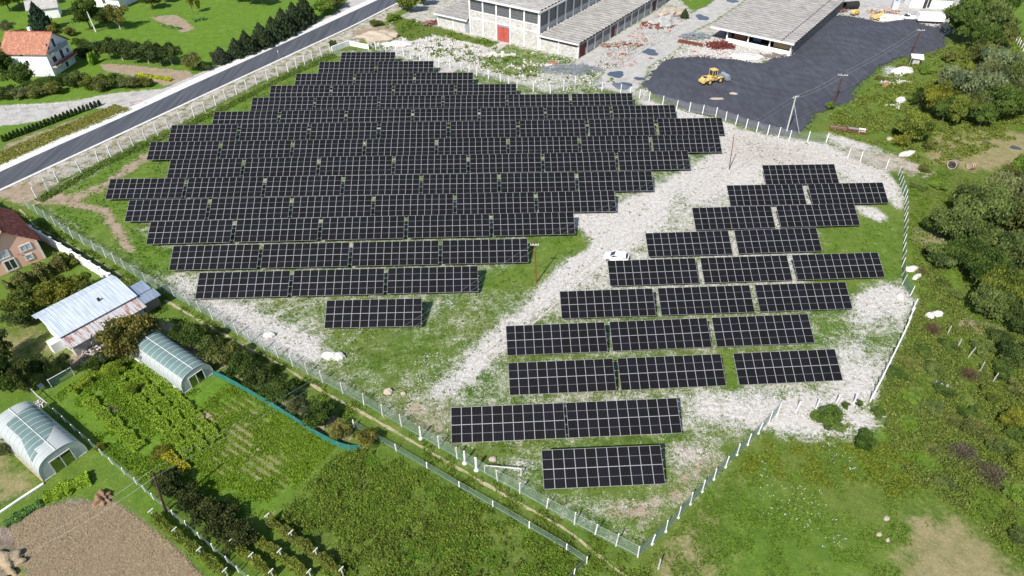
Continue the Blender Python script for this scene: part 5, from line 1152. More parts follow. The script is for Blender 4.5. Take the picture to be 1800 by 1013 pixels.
cover('lawn_clover', 'short grass tufts on the lawns at the lower right', 'grass', [(1250,860),(1350,780),(1560,790),(1640,900),(1580,1030),(1140,1030),(1140,985)], 9000, 5, .30, .08, .12, 'grassleaf', 55, (.85, .9, .8), gr(90, .42))
cover('white_flowers', 'white flowering heads dotted over the lower right grass', 'flowers', [(1340,790),(1540,740),(1620,800),(1640,860),(1500,960),(1380,990),(1330,900)], 900, 3, .15, .25, .07, 'white', 56, dens=lambda x, y: (vnoise(5, 91, x, y) > .62)*.6, up=1.)
cover('white_flowers', 'white flowering heads among the grass in the centre of the array', 'flowers', [(570,590),(745,530),(900,520),(880,600),(800,690),(700,720)], 2200, 3, .14, .2, .07, 'white', 57, dens=lambda x, y: (vnoise(4, 93, x, y) > .52)*.8, up=1.)
cover('dry_litter', 'straw litter lying on the ploughed field', 'straw', [(20,925),(75,893),(200,884),(300,960),(370,1030),(60,1030),(40,975)], 16000, 5, .35, .05, .055, 'straw', 58, up=2., aspect=6)
def rows_density(x, y):
    u = x*math.cos(R(57))+y*math.sin(R(57)); return (np.cos(u*2*math.pi/.95) > .0)*(.45+.55*(vnoise(3, 96, x, y) > .40))
cover('young_crops', 'low crops in fine straight rows in the plot beside the greenhouse', 'crops', [(285,770),(400,672),(585,788),(470,885),(330,820)], 30000, 5, .12, .10, .085, 'crop', 97, (.8, .85, .7), rows_density)
def stones(name, label, px, n, smin, smax, mat, seed, dens):
    r = np.random.default_rng(seed); c = poly_sample(px, n, seed); c = c[r.random(len(c)) < dens(c[:, 0], c[:, 1])]; k = len(c)
    b = np.array([(1,0,0),(-1,0,0),(0,1,0),(0,-1,0),(0,0,1),(0,0,-1)], float); f = np.array([(0,2,4),(2,1,4),(1,3,4),(3,0,4),(2,0,5),(1,2,5),(3,1,5),(0,3,5)])
    s = smin+(smax-smin)*r.random(k)**2.5; V = b[None]*(1+.35*r.normal(size=(k, 6, 1)))*s[:, None, None]*.5; V += r.normal(size=V.shape)*s[:, None, None]*.12; V[..., 2] *= .65
    V[..., 0] += c[:, None, 0]; V[..., 1] += c[:, None, 1]; V[..., 2] += s[:, None]*.12
    F = (f[None]+np.arange(k)[:, None, None]*6).reshape(-1, 3); ob = link(name, npmesh(name, V.reshape(-1, 3), F, MAT[mat])); return tag(ob, label, 'stones', kind='stuff')
stones('loose_stones', 'loose white crushed stones strewn over the array ground', FIELD, 90000, .09, .30, 'whitestone', 61, lambda x, y: np.clip(sample('gravel', x, y)*1.3-.42, 0, 1))
stones('loose_stones', 'loose tan and grey stones strewn over the array ground', FIELD, 45000, .09, .30, 'concrete', 62, lambda x, y: np.clip(sample('gravel', x, y)*1.2-.35, 0, 1))
MAT['darkgrit'] = plain('dark_grit', (.06, .063, .075), .95, .1, var=.3)
BLW = W(BLACK)+[tuple(at(*BLACK[0])[:2])]
stones('spilled_grit', 'dark gravel spilled along the ragged edge of the dark yard', [(1100,165),(1130,90),(1400,85),(1440,20),(1680,20),(1690,100),(1520,190),(1420,250),(1360,250)], 26000, .15, .6, 'darkgrit', 66, lambda x, y: np.clip(1.1-segdist(None, x, y, BLW)/1.6, 0, 1)**1.5)
stones('spilled_grit', 'pale stones and dust patches lying on the dark yard', [(1150,150),(1200,115),(1330,125),(1340,200),(1240,185)], 700, .15, .5, 'concrete', 67, lambda x, y: (vnoise(3, 99, x, y) > .62)*1.)
stones('rubble_stones', 'broken brick and brown rubble over the factory yard', [(1040,118),(1062,92),(1172,12),(1215,28),(1165,68),(1110,100),(1300,108),(1240,62),(1210,95),(1060,128)], 1500, .2, .8, 'brickred', 68, lambda x, y: (vnoise(2.5, 101, x, y) > .55)*1.)
stones('rubble_stones', 'grey concrete fragments over the factory yard', [(1040,118),(1062,92),(1172,8),(1218,25),(1165,72),(1110,104),(1062,126)], 2600, .2, .9, 'concrete', 69, lambda x, y: (vnoise(3, 103, x, y) > .45)*1.)
stones('rubble_stones', 'stones and broken concrete around the factory yard', [(640,80),(700,30),(950,90),(1060,120),(1230,60),(1390,104),(1300,110),(1160,110),(1090,158),(965,164),(838,133)], 16000, .15, .7, 'whitestone', 63, lambda x, y: np.clip(sample('gravel', x, y)-.15, 0, 1)*.8)

# ------------------------------------------------------------------ poles, cables, vehicles, heaps
def pole(label, base, h, mat, r=.14, lean=(0, 0), arm=1.6, armz=.5, armang=0., brace=False, name='power_pole'):
    p = at(*base); t = thing(name, label, 'pole', tuple(p)); top = (lean[0], lean[1], h)
    MB().tube([(0, 0, -.2), (lean[0]*.5, lean[1]*.5, h*.5), top], [r, r*.85, r*.65], 10).build('shaft', MAT[mat], t)
    if arm:
        z = h-armz; c, s = math.cos(armang)*arm/2, math.sin(armang)*arm/2; k = z/h
        a = MB().bar((lean[0]*k-c, lean[1]*k-s-.12, z), (lean[0]*k+c, lean[1]*k+s-.12, z), .10, .12).build('crossarm', MAT['grey_post'], t)
        ins = MB()
        for q in (-.9, -.35, .35, .9): ins.tube([(lean[0]*k+c*q, lean[1]*k+s*q-.12, z+.05), (lean[0]*k+c*q, lean[1]*k+s*q-.12, z+.28)], [.06, .045], 8)
        ins.build('insulator', MAT['white'], a)
    if brace: MB().tube([(2.6, -.9, -.1), (0, 0, h*.78)], [.06, .05], 8).build('brace', MAT['grey_post'], t)
    return t
pole('thin red-brown pole with crossarm at the grass edge in the array centre', (943,497), 8.4, 'rust', .11, (-.5, .1), 1.3, .9)
pole('bare red-brown pole on gravel above the right block of tables', (1281.8,298), 7.6, 'rust', .10, (-.5, .2), 0)
pole('grey concrete pole with brace at the lower tip of the dark gravel', (1382.5,232.5), 8.4, 'grey_post', .18, (-.1, 0), 1.8, .25, R(30), True)
pole('dark brown pole with pale crossarm at the edge of the dark gravel', (1465,184), 8.2, 'wood_pole', .20, (0, 0), 2.2, 1.0, R(-10))
pole('dark brown pole behind the concrete kiosk at the far gravel edge', (1600,102), 8.0, 'wood_pole', .22, (0, 0), 2.0, .6, R(-10))
pole('dark leaning pole beside the garden fence near the ploughed field', (291,900), 7.3, 'wood_pole', .15, (.9, .2), 0)
def cable(name, label, pts, sagm):
    t = thing(name, label, 'cable', (0, 0, 0)); 
    for off_ in (-.55, .55):
        mb = MB()
        for a, b in zip(pts[:-1], pts[1:]):
            a = Vector(a); b = Vector(b); d = (b-a).normalized(); n_ = Vector((-d.y, d.x, 0))*off_
            q = [a.lerp(b, k/12)+n_-Vector((0, 0, sagm*4*(k/12)*(1-k/12))) for k in range(13)]; mb.tube(q, .028 if sagm < .9 else .013, 4, cap=False)
        mb.build('conductor', MAT['galv'], t)
    return t
hp = lambda x, y, z: (*at(x, y)[:2], z)
cable('overhead_line', 'twin overhead conductors strung across the dark gravel', [hp(1600,102,7.7), hp(1465,184,7.4), hp(1382.5,232.5,8.2)], .6)
cable('overhead_line', 'twin overhead conductors crossing above the middle of the array', [hp(1382.5,232.5,8.2), hp(943,497,7.7)], 1.2)
cable('overhead_line', 'twin overhead conductors over the hedgerow and lower gardens', [hp(943,497,7.7), (at(291,900).x+.9, at(291,900).y+.2, 7.1), (at(0,1060).x, at(0,1060).y, 6.)], 1.0)

def wheel(parent, x, y, r, wd, rim='galv'):
    w_ = MB(); n = 20
    def ring(rr, y_): return [(x+rr*math.cos(2*math.pi*k/n), y_, r+rr*math.sin(2*math.pi*k/n)) for k in range(n)]
    vs = ring(r*.9, y-wd/2)+ring(r, y-wd/2*.7)+ring(r, y+wd/2*.7)+ring(r*.9, y+wd/2); fs = [tuple(range(n))[::-1], tuple(range(3*n, 4*n))]+[(j*n+k, j*n+(k+1) % n, (j+1)*n+(k+1) % n, (j+1)*n+k) for j in range(3) for k in range(n)]
    o = w_.add(vs, fs).build('wheel', MAT['tyre'], parent); s = 1 if y > 0 else -1; yy = y+s*wd/2
    MB().tube([(x, yy-s*.05, r), (x, yy+s*.02, r)], [r*.56, r*.50], 14).build('rim', MAT[rim], o)
def loft(mb, secs, m=0, caps=True):
    n = len(secs[0]); vs = [v for s in secs for v in s]; fs = [(i*n+k, i*n+(k+1) % n, (i+1)*n+(k+1) % n, (i+1)*n+k) for i in range(len(secs)-1) for k in range(n)]
    if caps: fs += [tuple(range(n))[::-1], tuple((len(secs)-1)*n+k for k in range(n))]
    return mb.add(vs, fs, m)
def car(name, label, loc, rz, L=4.0, Wd=1.68, H=1.5, body='carwhite', kind='hatch'):
    c = thing(name, label, 'car', loc, rz); hw = Wd/2
    def sec(x, w_, z0, z1, zr=None): return [(x, -w_*.86, z0), (x, w_*.86, z0), (x, w_, z0+.18), (x, w_, z1-.12), (x, w_*.86, z1), (x, -w_*.86, z1), (x, -w_, z1-.12), (x, -w_, z0+.18)]
    q = [(-.50, .86, .42, .72), (-.485, .96, .27, .95), (-.42, 1, .22, .99), (-.2, 1, .2, .98), (.1, 1, .2, .96), (.27, 1, .2, .93), (.40, .96, .22, .82), (.47, .88, .26, .70), (.50, .72, .34, .58)]
    mb = MB(); loft(mb, [sec(x*L, hw*w_, z0, z1) for x, w_, z0, z1 in q]); b = mb.build('body', MAT[body], c, False)
    bv = b.modifiers.new('b', 'BEVEL'); bv.width = .05; bv.segments = 2
    if kind == 'hatch': cab = [(-.455, .80, .90, .06), (-.37, .88, .97, .50), (-.2, .88, .97, .56), (.06, .86, .96, .52), (.25, .76, .92, .03)]
    else: cab = [(.02, .88, .95, .30), (.05, .86, .97, .62), (.16, .86, .97, .60), (.30, .78, .92, .03)]
    # glass house: lower ring at belt, upper ring at roof
    top = [(x*L, w_*hw*(.82 if dz > .2 else 1), zb+dz) for x, w_, zb, dz in cab]
    mb = MB(); secs = [[(x*L, -w_*hw, zb-.05), (x*L, w_*hw, zb-.05), (x*L, w_*hw*(.84 if dz > .2 else .98), zb+dz*.9), (x*L, -w_*hw*(.84 if dz > .2 else .98), zb+dz*.9)] for x, w_, zb, dz in cab]
    loft(mb, secs); mb.build('window_glass', MAT['glass'], c)
    r0 = [q_ for q_ in cab if q_[3] > .2]; rf = MB(); loft(rf, [[(x*L-.0, -w_*hw*.86, zb+dz*.9-.02), (x*L, w_*hw*.86, zb+dz*.9-.02), (x*L, w_*hw*.78, zb+dz*.9+.06), (x*L, -w_*hw*.78, zb+dz*.9+.06)] for x, w_, zb, dz in r0])
    if kind == 'hatch':   # blind rear side panels of a small delivery hatchback
        for s in (-1, 1):
            rf.add([(-.44*L, s*.83*hw, .86), (-.02*L, s*.90*hw, .90), (-.02*L, s*.78*hw, 1.49), (-.37*L, s*.79*hw, 1.44)], [(0, 1, 2, 3) if s < 0 else (3, 2, 1, 0)])
            rf.add([(.005*L, s*.90*hw, .9), (.02*L, s*.90*hw, .9), (.07*L, s*.76*hw, 1.46), (.05*L, s*.76*hw, 1.46)], [(0, 1, 2, 3)])
            rf.bar((.07*L, s*.74*hw, 1.44), (.255*L, s*.76*hw, .95), .07)
    rf.build('roof', MAT[body], c)
    for x in (-.31, .31):
        for s in (-1, 1): wheel(c, x*L, s*(hw-.09), .31, .2)
    for s in (-1, 1): MB().box(.462*L, s*hw*.55-.16, .55, .488*L, s*hw*.55+.16, .68).build('headlight', MAT['shutter'], c); MB().box(-.502*L, s*hw*.7-.1, .62, -.49*L, s*hw*.7+.1, .88).build('tail_light', MAT['red'], c)
    for s in (-1, 1): MB().box(.16*L, s*(hw+.0)-.0, .92, .19*L, s*(hw+.16), 1.04).build('wing_mirror', MAT[body], c)
    return c
car('delivery_car', 'small white hatchback van parked on crushed stone in the array', tuple(at(1083,457)), R(164), 4.15, 1.75)
car('pickup', 'white pickup truck parked beside the white box trailer', tuple(at(1597,34)), R(168), 5.0, 1.85, kind='pickup')
v = thing('cargo_van', 'pale grey van seen end-on near the top edge, left of the white cabin', 'van', tuple(at(1572,15)), R(66)); mb = MB()
loft(mb, [[(x, -w_, z0), (x, w_, z0), (x, w_*.94, z1), (x, -w_*.94, z1)] for x, w_, z0, z1 in ((-3, .95, .35, 2.3), (-2.9, 1., .3, 2.45), (1.6, 1., .3, 2.45), (2.2, .97, .3, 1.5), (2.9, .9, .35, 1.1))]); mb.build('body', MAT['shutter'], v)
MB().add([(1.68, -.85, 2.32), (1.68, .85, 2.32), (2.22, .85, 1.55), (2.22, -.85, 1.55)], [(0, 1, 2, 3)]).build('windscreen', MAT['glass'], v); MB().box(-.2, -.3, 2.45, .4, .3, 2.6).build('roof_vent', MAT['dark'], v)
for x in (-2, 2):
    for s in (-1, 1): wheel(v, x, s*.85, .36, .22)
# box trailer
tr = thing('box_trailer', 'long white box trailer with rounded roof at the far end of the dark gravel', 'trailer', tuple(at(1612,41)), R(-9)); mb = MB()
mb.prism([(0, .7), (2.5, .7), (2.5, 2.6), (2.2, 2.9), (.3, 2.9), (0, 2.6)], 'x', 0, 7.4); mb.build('body', MAT['carwhite'], tr); MB().box(.2, .2, .45, 7.2, 2.3, .69).build('chassis', MAT['darksteel'], tr)
for x in (4.6, 5.7):
    for y in (.2, 2.3): wheel(tr, x, y-1.25 if False else y, .42, .25)
# white cabin at the top edge
cb = thing('site_cabin', 'white flat-roofed building at the top edge behind the pickup', 'cabin', tuple(at(1598,14)), R(-6)); MB().box(0, 0, 0, 12.5, 5, 3.0).build('wall', MAT['plaster'], cb); MB().box(-.4, -.5, 3.0, 12.9, 5.4, 3.2).build('roof', MAT['concrete'], cb)
MB().box(4.0, -.05, 0, 5.0, -.003, 2.5).box(5.2, -.05, .2, 6.0, -.003, 2.6).build('door', MAT['darksteel'], cb)
# concrete kiosk
ks = thing('concrete_kiosk', 'small concrete kiosk with warped pale roof slab at the gravel edge', 'kiosk', tuple(at(1608,113)), R(-20)); MB().box(-.8, -.8, 0, .8, .8, 1.9).build('wall', MAT['concrete'], ks)
MB().add([(-1.5, -1.3, 2.1), (1.5, -1.3, 1.95), (1.5, 1.3, 2.35), (-1.5, 1.3, 2.2), (-1.5, -1.3, 1.9), (1.5, -1.3, 1.75), (1.5, 1.3, 2.1), (-1.5, 1.3, 1.95)], [(0,1,2,3),(7,6,5,4),(0,4,5,1),(1,5,6,2),(2,6,7,3),(3,7,4,0)]).build('roof_slab', MAT['concrete_post'], ks); MB().box(-1.5, -1.2, 0, -1.4, -1.1, 1.95).build('prop', MAT['concrete'], ks)
# wheel loader
ld_ = thing('wheel_loader', 'yellow wheel loader with grey bucket standing on the dark gravel', 'loader', (*at(1248,147,.7)[:2], .7), R(24))
ld_.location.z = FH(ld_.location.x, ld_.location.y)-.04; 
l0 = (0, 0, 0); mb = MB()
mb.prism([(-2.6, .75), (.5, .75), (.5, 1.75), (-.4, 1.85), (-2.3, 1.7), (-2.65, 1.45)], 'y', -.72, .72); mb.box(-2.95, -1.0, .6, -2.45, 1.0, 1.15); mb.prism([(-1.9, 1.25), (-.3, 1.25), (-.5, 1.6), (-1.7, 1.6)], 'y', -1.3, -.73); mb.prism([(-1.9, 1.25), (-.3, 1.25), (-.5, 1.6), (-1.7, 1.6)], 'y', .73, 1.3)
mb.build('rear_body', MAT['yellow'], ld_); mb = MB(); mb.box(1.1, -.5, .6, 2.6, .5, 1.35); mb.prism([(1.3, 1.3), (2.9, 1.3), (2.6, 1.6), (1.6, 1.6)], 'y', -1.3, -.8); mb.prism([(1.3, 1.3), (2.9, 1.3), (2.6, 1.6), (1.6, 1.6)], 'y', .8, 1.3); mb.box(.52, -.3, .7, 1.08, .3, 1.1); mb.build('front_frame', MAT['yellow'], ld_)
mb = MB(); mb.box(-.35, -.78, 3.25, 1.25, .78, 3.42)
for x in (-.3, .42, 1.12):
    for y in (-.72, .64): mb.box(x, y, 1.5, x+.1, y+.09, 3.24)
mb.box(-.3, -.72, 1.45, 1.22, .73, 1.98); cabo = mb.build('cab', MAT['yellow'], ld_); MB().box(-.24, -.66, 2.0, 1.15, .66, 3.22).build('cab_glass', MAT['glass'], cabo)
mb = MB(); mb.tube([(-1.2, .35, 1.8), (-1.2, .35, 2.5)], .07, 8); mb.box(-2.3, -.5, 1.74, -1.5, .5, 1.84); mb.build('exhaust', MAT['darksteel'], ld_)
mb = MB()
for y in (-.5, .5): mb.bar((1.5, y, 1.75), (3.1, y, 1.5), .16, .3); mb.bar((3.1, y, 1.5), (4.2, y, .9), .16, .28)
mb.bar((1.6, 0, 1.5), (3.4, 0, 1.7), .16, .18); mb.bar((3.3, -.6, 1.45), (3.3, .6, 1.45), .2); mb.build('lift_arm', MAT['greymetal'], ld_)
mb = MB(); pr = [(4.0, .3), (5.25, .25), (5.3, .33), (4.3, .45), (4.05, .8), (4.15, 1.35), (4.6, 1.6), (4.55, 1.68), (4.0, 1.45), (3.9, .8)]; mb.prism(pr, 'y', -1.35, 1.35)
for y in (-1.36, 1.30): mb.prism([(4.0, .3), (5.25, .28), (4.6, 1.62), (4.05, 1.4)], 'y', y, y+.06)
mb.build('bucket', MAT['greymetal'], ld_)
for x in (-1.1, 2.1):
    for y in (-1.02, 1.02): wheel(ld_, x, y, .72, .5, 'yellow')

def lump(name, label, cat, loc, s, mat, seed, rz=0., sub=3, rough=.28):
    """one irregular boulder or heap"""
    import bmesh
    me = bpy.data.meshes.new(name); bm = bmesh.new(); bmesh.ops.create_icosphere(bm, subdivisions=sub, radius=1); r_ = np.random.default_rng(seed); D = r_.normal(size=(14, 3)); D /= np.linalg.norm(D, axis=1, keepdims=True); A = r_.random(14)
    for v_ in bm.verts:
        d = np.array(v_.co); k = 1+rough*(np.max(np.maximum(D@d, 0)**3*A)-.5)+rough*.4*(math.sin(d[0]*6+seed)*math.cos(d[1]*7)); v_.co = Vector(d*k); v_.co.z = max(v_.co.z, -.25)
        v_.co.x *= s[0]; v_.co.y *= s[1]; v_.co.z = (v_.co.z+.22)*s[2]
    bm.to_mesh(me); bm.free(); me.materials.append(MAT[mat]); o = link(name, me, None, loc, (0, 0, rz)); return tag(o, label, cat)
BL_ = [(579,628,1.1,.7,.75,'whitestone','large white limestone boulder at the left fence, left of a pair'),(597,629,.8,.7,.7,'whitestone','smaller white boulder touching the large one by the left fence'),(474,591,.9,.6,.5,'whitestone','white boulder on the gravel close to the chain-link fence'),(683,690,.7,.55,.5,'tanstone','tan boulder with pale rim in the lower left grass'),(709,693,.4,.3,.3,'tanstone','small tan stone right of the tan boulder'),(866,808,.5,.4,.3,'tanstone','small stone near the lying white pipe')]
for i, (x, y, a, b, c_, mt, lb) in enumerate(BL_): lump('boulder', lb, 'boulder', tuple(at(x, y)), (a, b, c_), mt, 70+i)
for i, (x, y, a, b, c_, mt, lb) in enumerate([(1603,474,1.2,.6,.5,'whitestone','white limestone block right of the green mesh fence'),(1612,488,1.1,.5,.4,'whitestone','second white limestone block just below the first by the green fence'),(1583,522,1.2,.6,.3,'whitestone','pale slab inside the upper end of the leaning fence'),(1647,553,.9,.6,.5,'whitestone','white boulder right of the leaning fence top'),(1633,556,.7,.6,.5,'whitestone','smaller white boulder left of the one right of the leaning fence'),(1656,678,1.0,1.0,.3,'whitestone','pale rock outcrop in the scrub below the slanting posts'),(1594,272,2.4,.9,.6,'whitestone','heap of white slabs beside the far gravel track'),(1583,177,1.7,1.0,.7,'whitestone','white rock on the grass below the rubble mound'),(1585,128,3.2,1.8,1.2,'whitestone','white rubble mound left of the concrete kiosk'),(1557,150,1.4,.8,.5,'brickred','red brick heap on the slope below the dark gravel'),(1563,245,.8,.6,.4,'tanstone','orange-tan stone on the track verge'),(1558,912,.4,.3,.22,'tanstone','grey-tan stone lying in the lawn by the dry patch'),(1545,940,.35,.25,.2,'tanstone','left stone of the little group in the lower right lawn'),(1560,950,.3,.22,.2,'tanstone','right stone of the little group in the lower right lawn')]): lump('boulder', lb, 'boulder', tuple(at(x, y)), (a, b, c_), mt, 90+i, random.random())
lump('straw_heap', 'brown heap of old straw and stalks at the field corner', 'heap', tuple(at(183,878)), (1.0,.9,.7), 'rust_straw', 5, 0, 4, .8); lump('straw_heap', 'large golden straw heap at the left bottom edge', 'heap', tuple(at(10,1000)), (2.0,1.7,.7), 'straw', 6, 0, 4, .8)
lump('straw_pile', 'small pale pile of dry cuttings in the vegetable garden', 'heap', tuple(at(358,732)), (1.1,.7,.25), 'straw', 8, 0, 3, .5); lump('compost_heap', 'dark compost patch in the middle of the vegetable garden', 'heap', tuple(at(193,722)), (1.3,.6,.2), 'bark', 9, 0, 3, .4)
lump('earth_heap', 'pale tan earth heap between the road and the factory annex', 'heap', tuple(at(668,66)), (6,3,1.3), 'tanstone', 10, 0, 4, .5); lump('earth_heap', 'low gravel mound right of the white corner wall', 'heap', tuple(at(700,78)), (4,2,.6), 'whitestone', 12, 0, 4, .4)
lump('soil_heap', 'tan soil heap dug out of the dark gravel near the loader', 'heap', (*at(1288,168,.5)[:2], .5), (1.3,.9,.6), 'tanstone', 13); lump('soil_heap', 'flat sandy patch of soil in front of the loader pit', 'heap', (*at(1262,176,.4)[:2], .38), (2.6,1.0,.4), 'tanstone', 14); lump('soil_heap', 'tan soil just below the loader wheels', 'heap', (*at(1264,152,.6)[:2], .5), (1.5,.6,.35), 'tanstone', 15)
lump('gravel_heap', 'white gravel heap beside the open shed front', 'heap', tuple(at(1312,101)), (4.5,2.6,.7), 'whitestone', 16, 0, 4); lump('rubble_mound', 'grey demolition rubble mound beside the long factory wing', 'heap', tuple(at(1168,40)), (5.5,3.5,1.3), 'concrete', 17, R(50), 4, .6); lump('rubble_mound', 'jagged brown rubble mound nearer the lane by the long wing', 'heap', tuple(at(1178,28)), (5,3,1.5), 'tanstone', 18, R(50), 4, .7)
lump('rubble_mound', 'rubble beside the trees at the far tip of the dark gravel', 'heap', tuple(at(1668,48)), (3,2,1.1), 'tanstone', 19, 0, 4, .6); lump('white_heap', 'pale heap of sand and debris behind the dark gravel', 'heap', tuple(at(1562,34)), (5,2,1.1), 'whitestone', 20, 0, 4, .5)
def tangle(name, label, loc, sx, sy, sz, n, l, w_, mats, seed, cat='scrap', flat=.25):
    r_ = random.Random(seed); t = thing(name, label, cat, loc)
    for j, mt in enumerate(mats):
        mb = MB()
        for k in range(n):
            a = r_.random()*6.28; rr = math.sqrt(r_.random()); c = Vector((rr*sx*math.cos(a), rr*sy*math.sin(a), .1+r_.random()*sz*(1-rr*.7))); th = r_.random()*6.28; d = Vector((math.cos(th), math.sin(th), r_.gauss(0, flat))).normalized()*l*(.4+r_.random()*.8)/2
            p0, p1 = c-d, c+d; p0.z = max(p0.z, .03); p1.z = max(p1.z, .03); mb.bar(p0, p1, w_, w_*.7)
        mb.build('bars', MAT[mt], t)
    return t
A_ = lambda x, y: tuple(at(x, y))
tangle('rebar_pile', 'wide grey-blue tangle of steel rods in front of the low wing', A_(1005,123), 7.5, 3.2, .6, 130, 4, .07, ['greymetal', 'galv'], 1, flat=.1)
tangle('scrap_pile', 'grey scrap metal heap left of the open shed', A_(1222,66), 4.2, 2.0, 1.3, 70, 2.8, .12, ['greymetal', 'galv'], 2); tangle('scrap_pile', 'dark red steel scrap heap at the left end of the open shed', A_(1266,82), 3.6, 2.2, 1.5, 90, 3, .14, ['rust', 'darkred'], 3)
tangle('timber_pile', 'grey timber pile lying before the right end of the open shed', A_(1358,99), 3.2, .7, .7, 30, 3.4, .16, ['grey_wood'], 4, flat=.05); tangle('timber_pile', 'broken brown boards left of the factory annex', A_(757,42), 2.6, 1.8, .7, 26, 3, .2, ['rust', 'grey_wood'], 5, flat=.1)
tangle('scrap_pile', 'rusty sheet and bars scattered on the yard near the lane', A_(1155,45), 5., 3.2, .6, 60, 2.2, .25, ['rust'], 6, flat=.03); tangle('scrap_pile', 'brown rubble and pots strewn along the long wing wall', A_(1088,80), 7, 1.8, .5, 70, 1., .22, ['tanstone', 'rust'], 7, flat=.1); tangle('scrap_pile', 'rusty scrap heap beside the black pipe at the top right', A_(1470,20), 3.0, 1.5, 1.0, 40, 2, .15, ['rust', 'grey_wood'], 8)
tangle('scrap_pile', 'mixed coloured debris behind the dark gravel beside the pickup', A_(1552,22), 5.5, 2.5, .8, 40, 1.8, .22, ['orange', 'whitestone', 'grey_wood'], 9, flat=.15); tangle('slab_pile', 'scattered pale concrete slabs in the grass right of the footpath', A_(875,98), 3.2, .9, .1, 7, 3.2, .8, ['whitestone'], 10, flat=0); tangle('slab_pile', 'long thin concrete strips lying between footpath and rebar', A_(930,118), 6.5, 2.2, .1, 14, 3, .35, ['whitestone', 'grey_wood'], 11, flat=0)
tangle('scrap_pile', 'dark junk heap inside the trough beside the lean-to', A_(168,621), 1.8, 1.2, .5, 30, 1.1, .1, ['grey_wood', 'whitestone', 'bark'], 12); tangle('brush_pile', 'pale sticks and junk by the white plank fence', A_(66,712), .9, .6, .4, 16, .9, .09, ['white', 'grey_wood'], 13)
tangle('slab_pile', 'white broken planks on the slope below the dark gravel', A_(1570,145), 4, 1.2, .2, 14, 2.6, .2, ['whitestone'], 14, flat=.02); tangle('slab_pile', 'white boards lying left of the white rock on the green slope', A_(1578,187), 2., .6, .15, 7, 2.2, .25, ['white'], 15, flat=.02)
# brick row, pallets, machines
bk = thing('brick_stack', 'long leaning row of red clay tiles on the ground before the open shed', 'bricks', A_(1190,75), R(-32)); mb = MB()
for k in range(44): mb.add([(k*.16, 0, 0), (k*.16+.05, 0, 0), (k*.16+.05, 1.3, 0), (k*.16, 1.3, 0), (k*.16+.25, 0, .75), (k*.16+.30, 0, .75), (k*.16+.30, 1.3, .75), (k*.16+.25, 1.3, .75)], [(0,3,2,1),(4,5,6,7),(0,1,5,4),(1,2,6,5),(2,3,7,6),(3,0,4,7)])
mb.build('tiles', MAT['brickred'], bk); MB().box(-.1, -.1, 0, 7.6, 1.4, .12).build('pallet', MAT['grey_wood'], bk)
pl = thing('brick_pallet', 'small pallet of red roof tiles beside the grey rebar tangle', 'bricks', A_(972,113), R(-12)); MB().box(-1.1, -.5, .12, 1.1, .5, .5).build('tiles', MAT['brickred'], pl); MB().box(-1.2, -.6, 0, 1.2, .6, .11).build('pallet', MAT['grey_wood'], pl)
dr = thing('conveyor', 'long rusty steel conveyor frame lying at the track above the right block', 'machine', A_(1457,229), R(-17)); mb = MB()
for y in (0, 1.0): mb.bar((0, y, .35), (7.6, y, .35), .12, .2); mb.bar((0, y, .85), (7.6, y, .85), .1, .12)
for k in range(14): mb.bar((.1+k*.57, 0, .35), (.1+k*.57, 1, .35), .08); mb.bar((.1+k*.57, 0, .35), (.1+k*.57, 0, .85), .07); mb.bar((.1+k*.57, 1, .35), (.1+k*.57, 1, .85), .07)
mb.build('frame', MAT['rust'], dr); MB().box(.2, .1, .55, 3.6, .9, .65).box(3.9, .1, .6, 5.9, .9, .9).build('belt', MAT['greymetal'], dr); MB().box(6.0, .1, .5, 7.4, .9, 1.0).build('motor_cover', MAT['white'], dr)
def drum(label, loc, r_, l, rz, mat, name='pipe', tilt=0.):
    t = thing(name, label, name.replace('_', ' '), loc, rz); n = 22; vs = []; 
    for x, rr in ((-l/2, r_), (l/2, r_), (l/2, r_*.86), (-l/2, r_*.86)): vs += [(x, rr*math.cos(6.2832*k/n), r_+rr*math.sin(6.2832*k/n)) for k in range(n)]
    MB().add(vs, [(j*n+k, j*n+(k+1) % n, ((j+1) % 4)*n+(k+1) % n, ((j+1) % 4)*n+k) for j in range(4) for k in range(n)]).build('shell', MAT[mat], t); mb = MB()
    for x in (-l*.35, 0, l*.35): mb.tube([(x-.05, 0, r_), (x+.05, 0, r_)], r_*1.04, 22)
    mb.build('hoop', MAT['darksteel'], t)
    if mat != 'tyre': MB().tube([(-l*.40, 0, r_), (l*.40, 0, r_)], r_*.85, 20).build('core', MAT['tanstone'], t)
    return t
drum('big black pipe lying behind the open shed corner', A_(1494,16), 1.15, 4.6, R(12), 'tyre', 'pipe')
drum('concrete ring standing on edge by the dry pond', A_(1672,296), .95, 1.0, R(35), 'tanstone', 'concrete_ring'); drum('wooden cable drum on its side right of the concrete ring', A_(1705,297), .75, 1.1, R(8), 'timber', 'cable_drum')
def mini(label, loc, rz):
    t = thing('compactor', label, 'machine', loc, rz); MB().prism([(-1.2, .5), (1.2, .5), (1.3, 1.0), (.7, 1.5), (-1.0, 1.5), (-1.3, 1.1)], 'y', -.6, .6).build('body', MAT['yellow'], t); MB().box(-.3, -.5, 1.5, .5, .5, 1.62).bar((.6, 0, 1.4), (1.7, 0, 1.9), .12).build('canopy', MAT['yellow'], t)
    for x in (-.85, .85):
        for y in (-.55, .55): wheel(t, x, y, .42, .3, 'yellow')
    return t
mini('small yellow machine at the shed end of the dark gravel', A_(1502,27), R(30)); mini('yellow machine half hidden behind the middle of the dark gravel', A_(1537,35), R(-15)); mini('second yellow machine part right of the middle one', A_(1547,33), R(60))
gt = thing('gate_frame', 'grey metal gate frame with mesh left of the puddles at the fence gap', 'gate', A_(1044,154), R(10)); mb = MB()
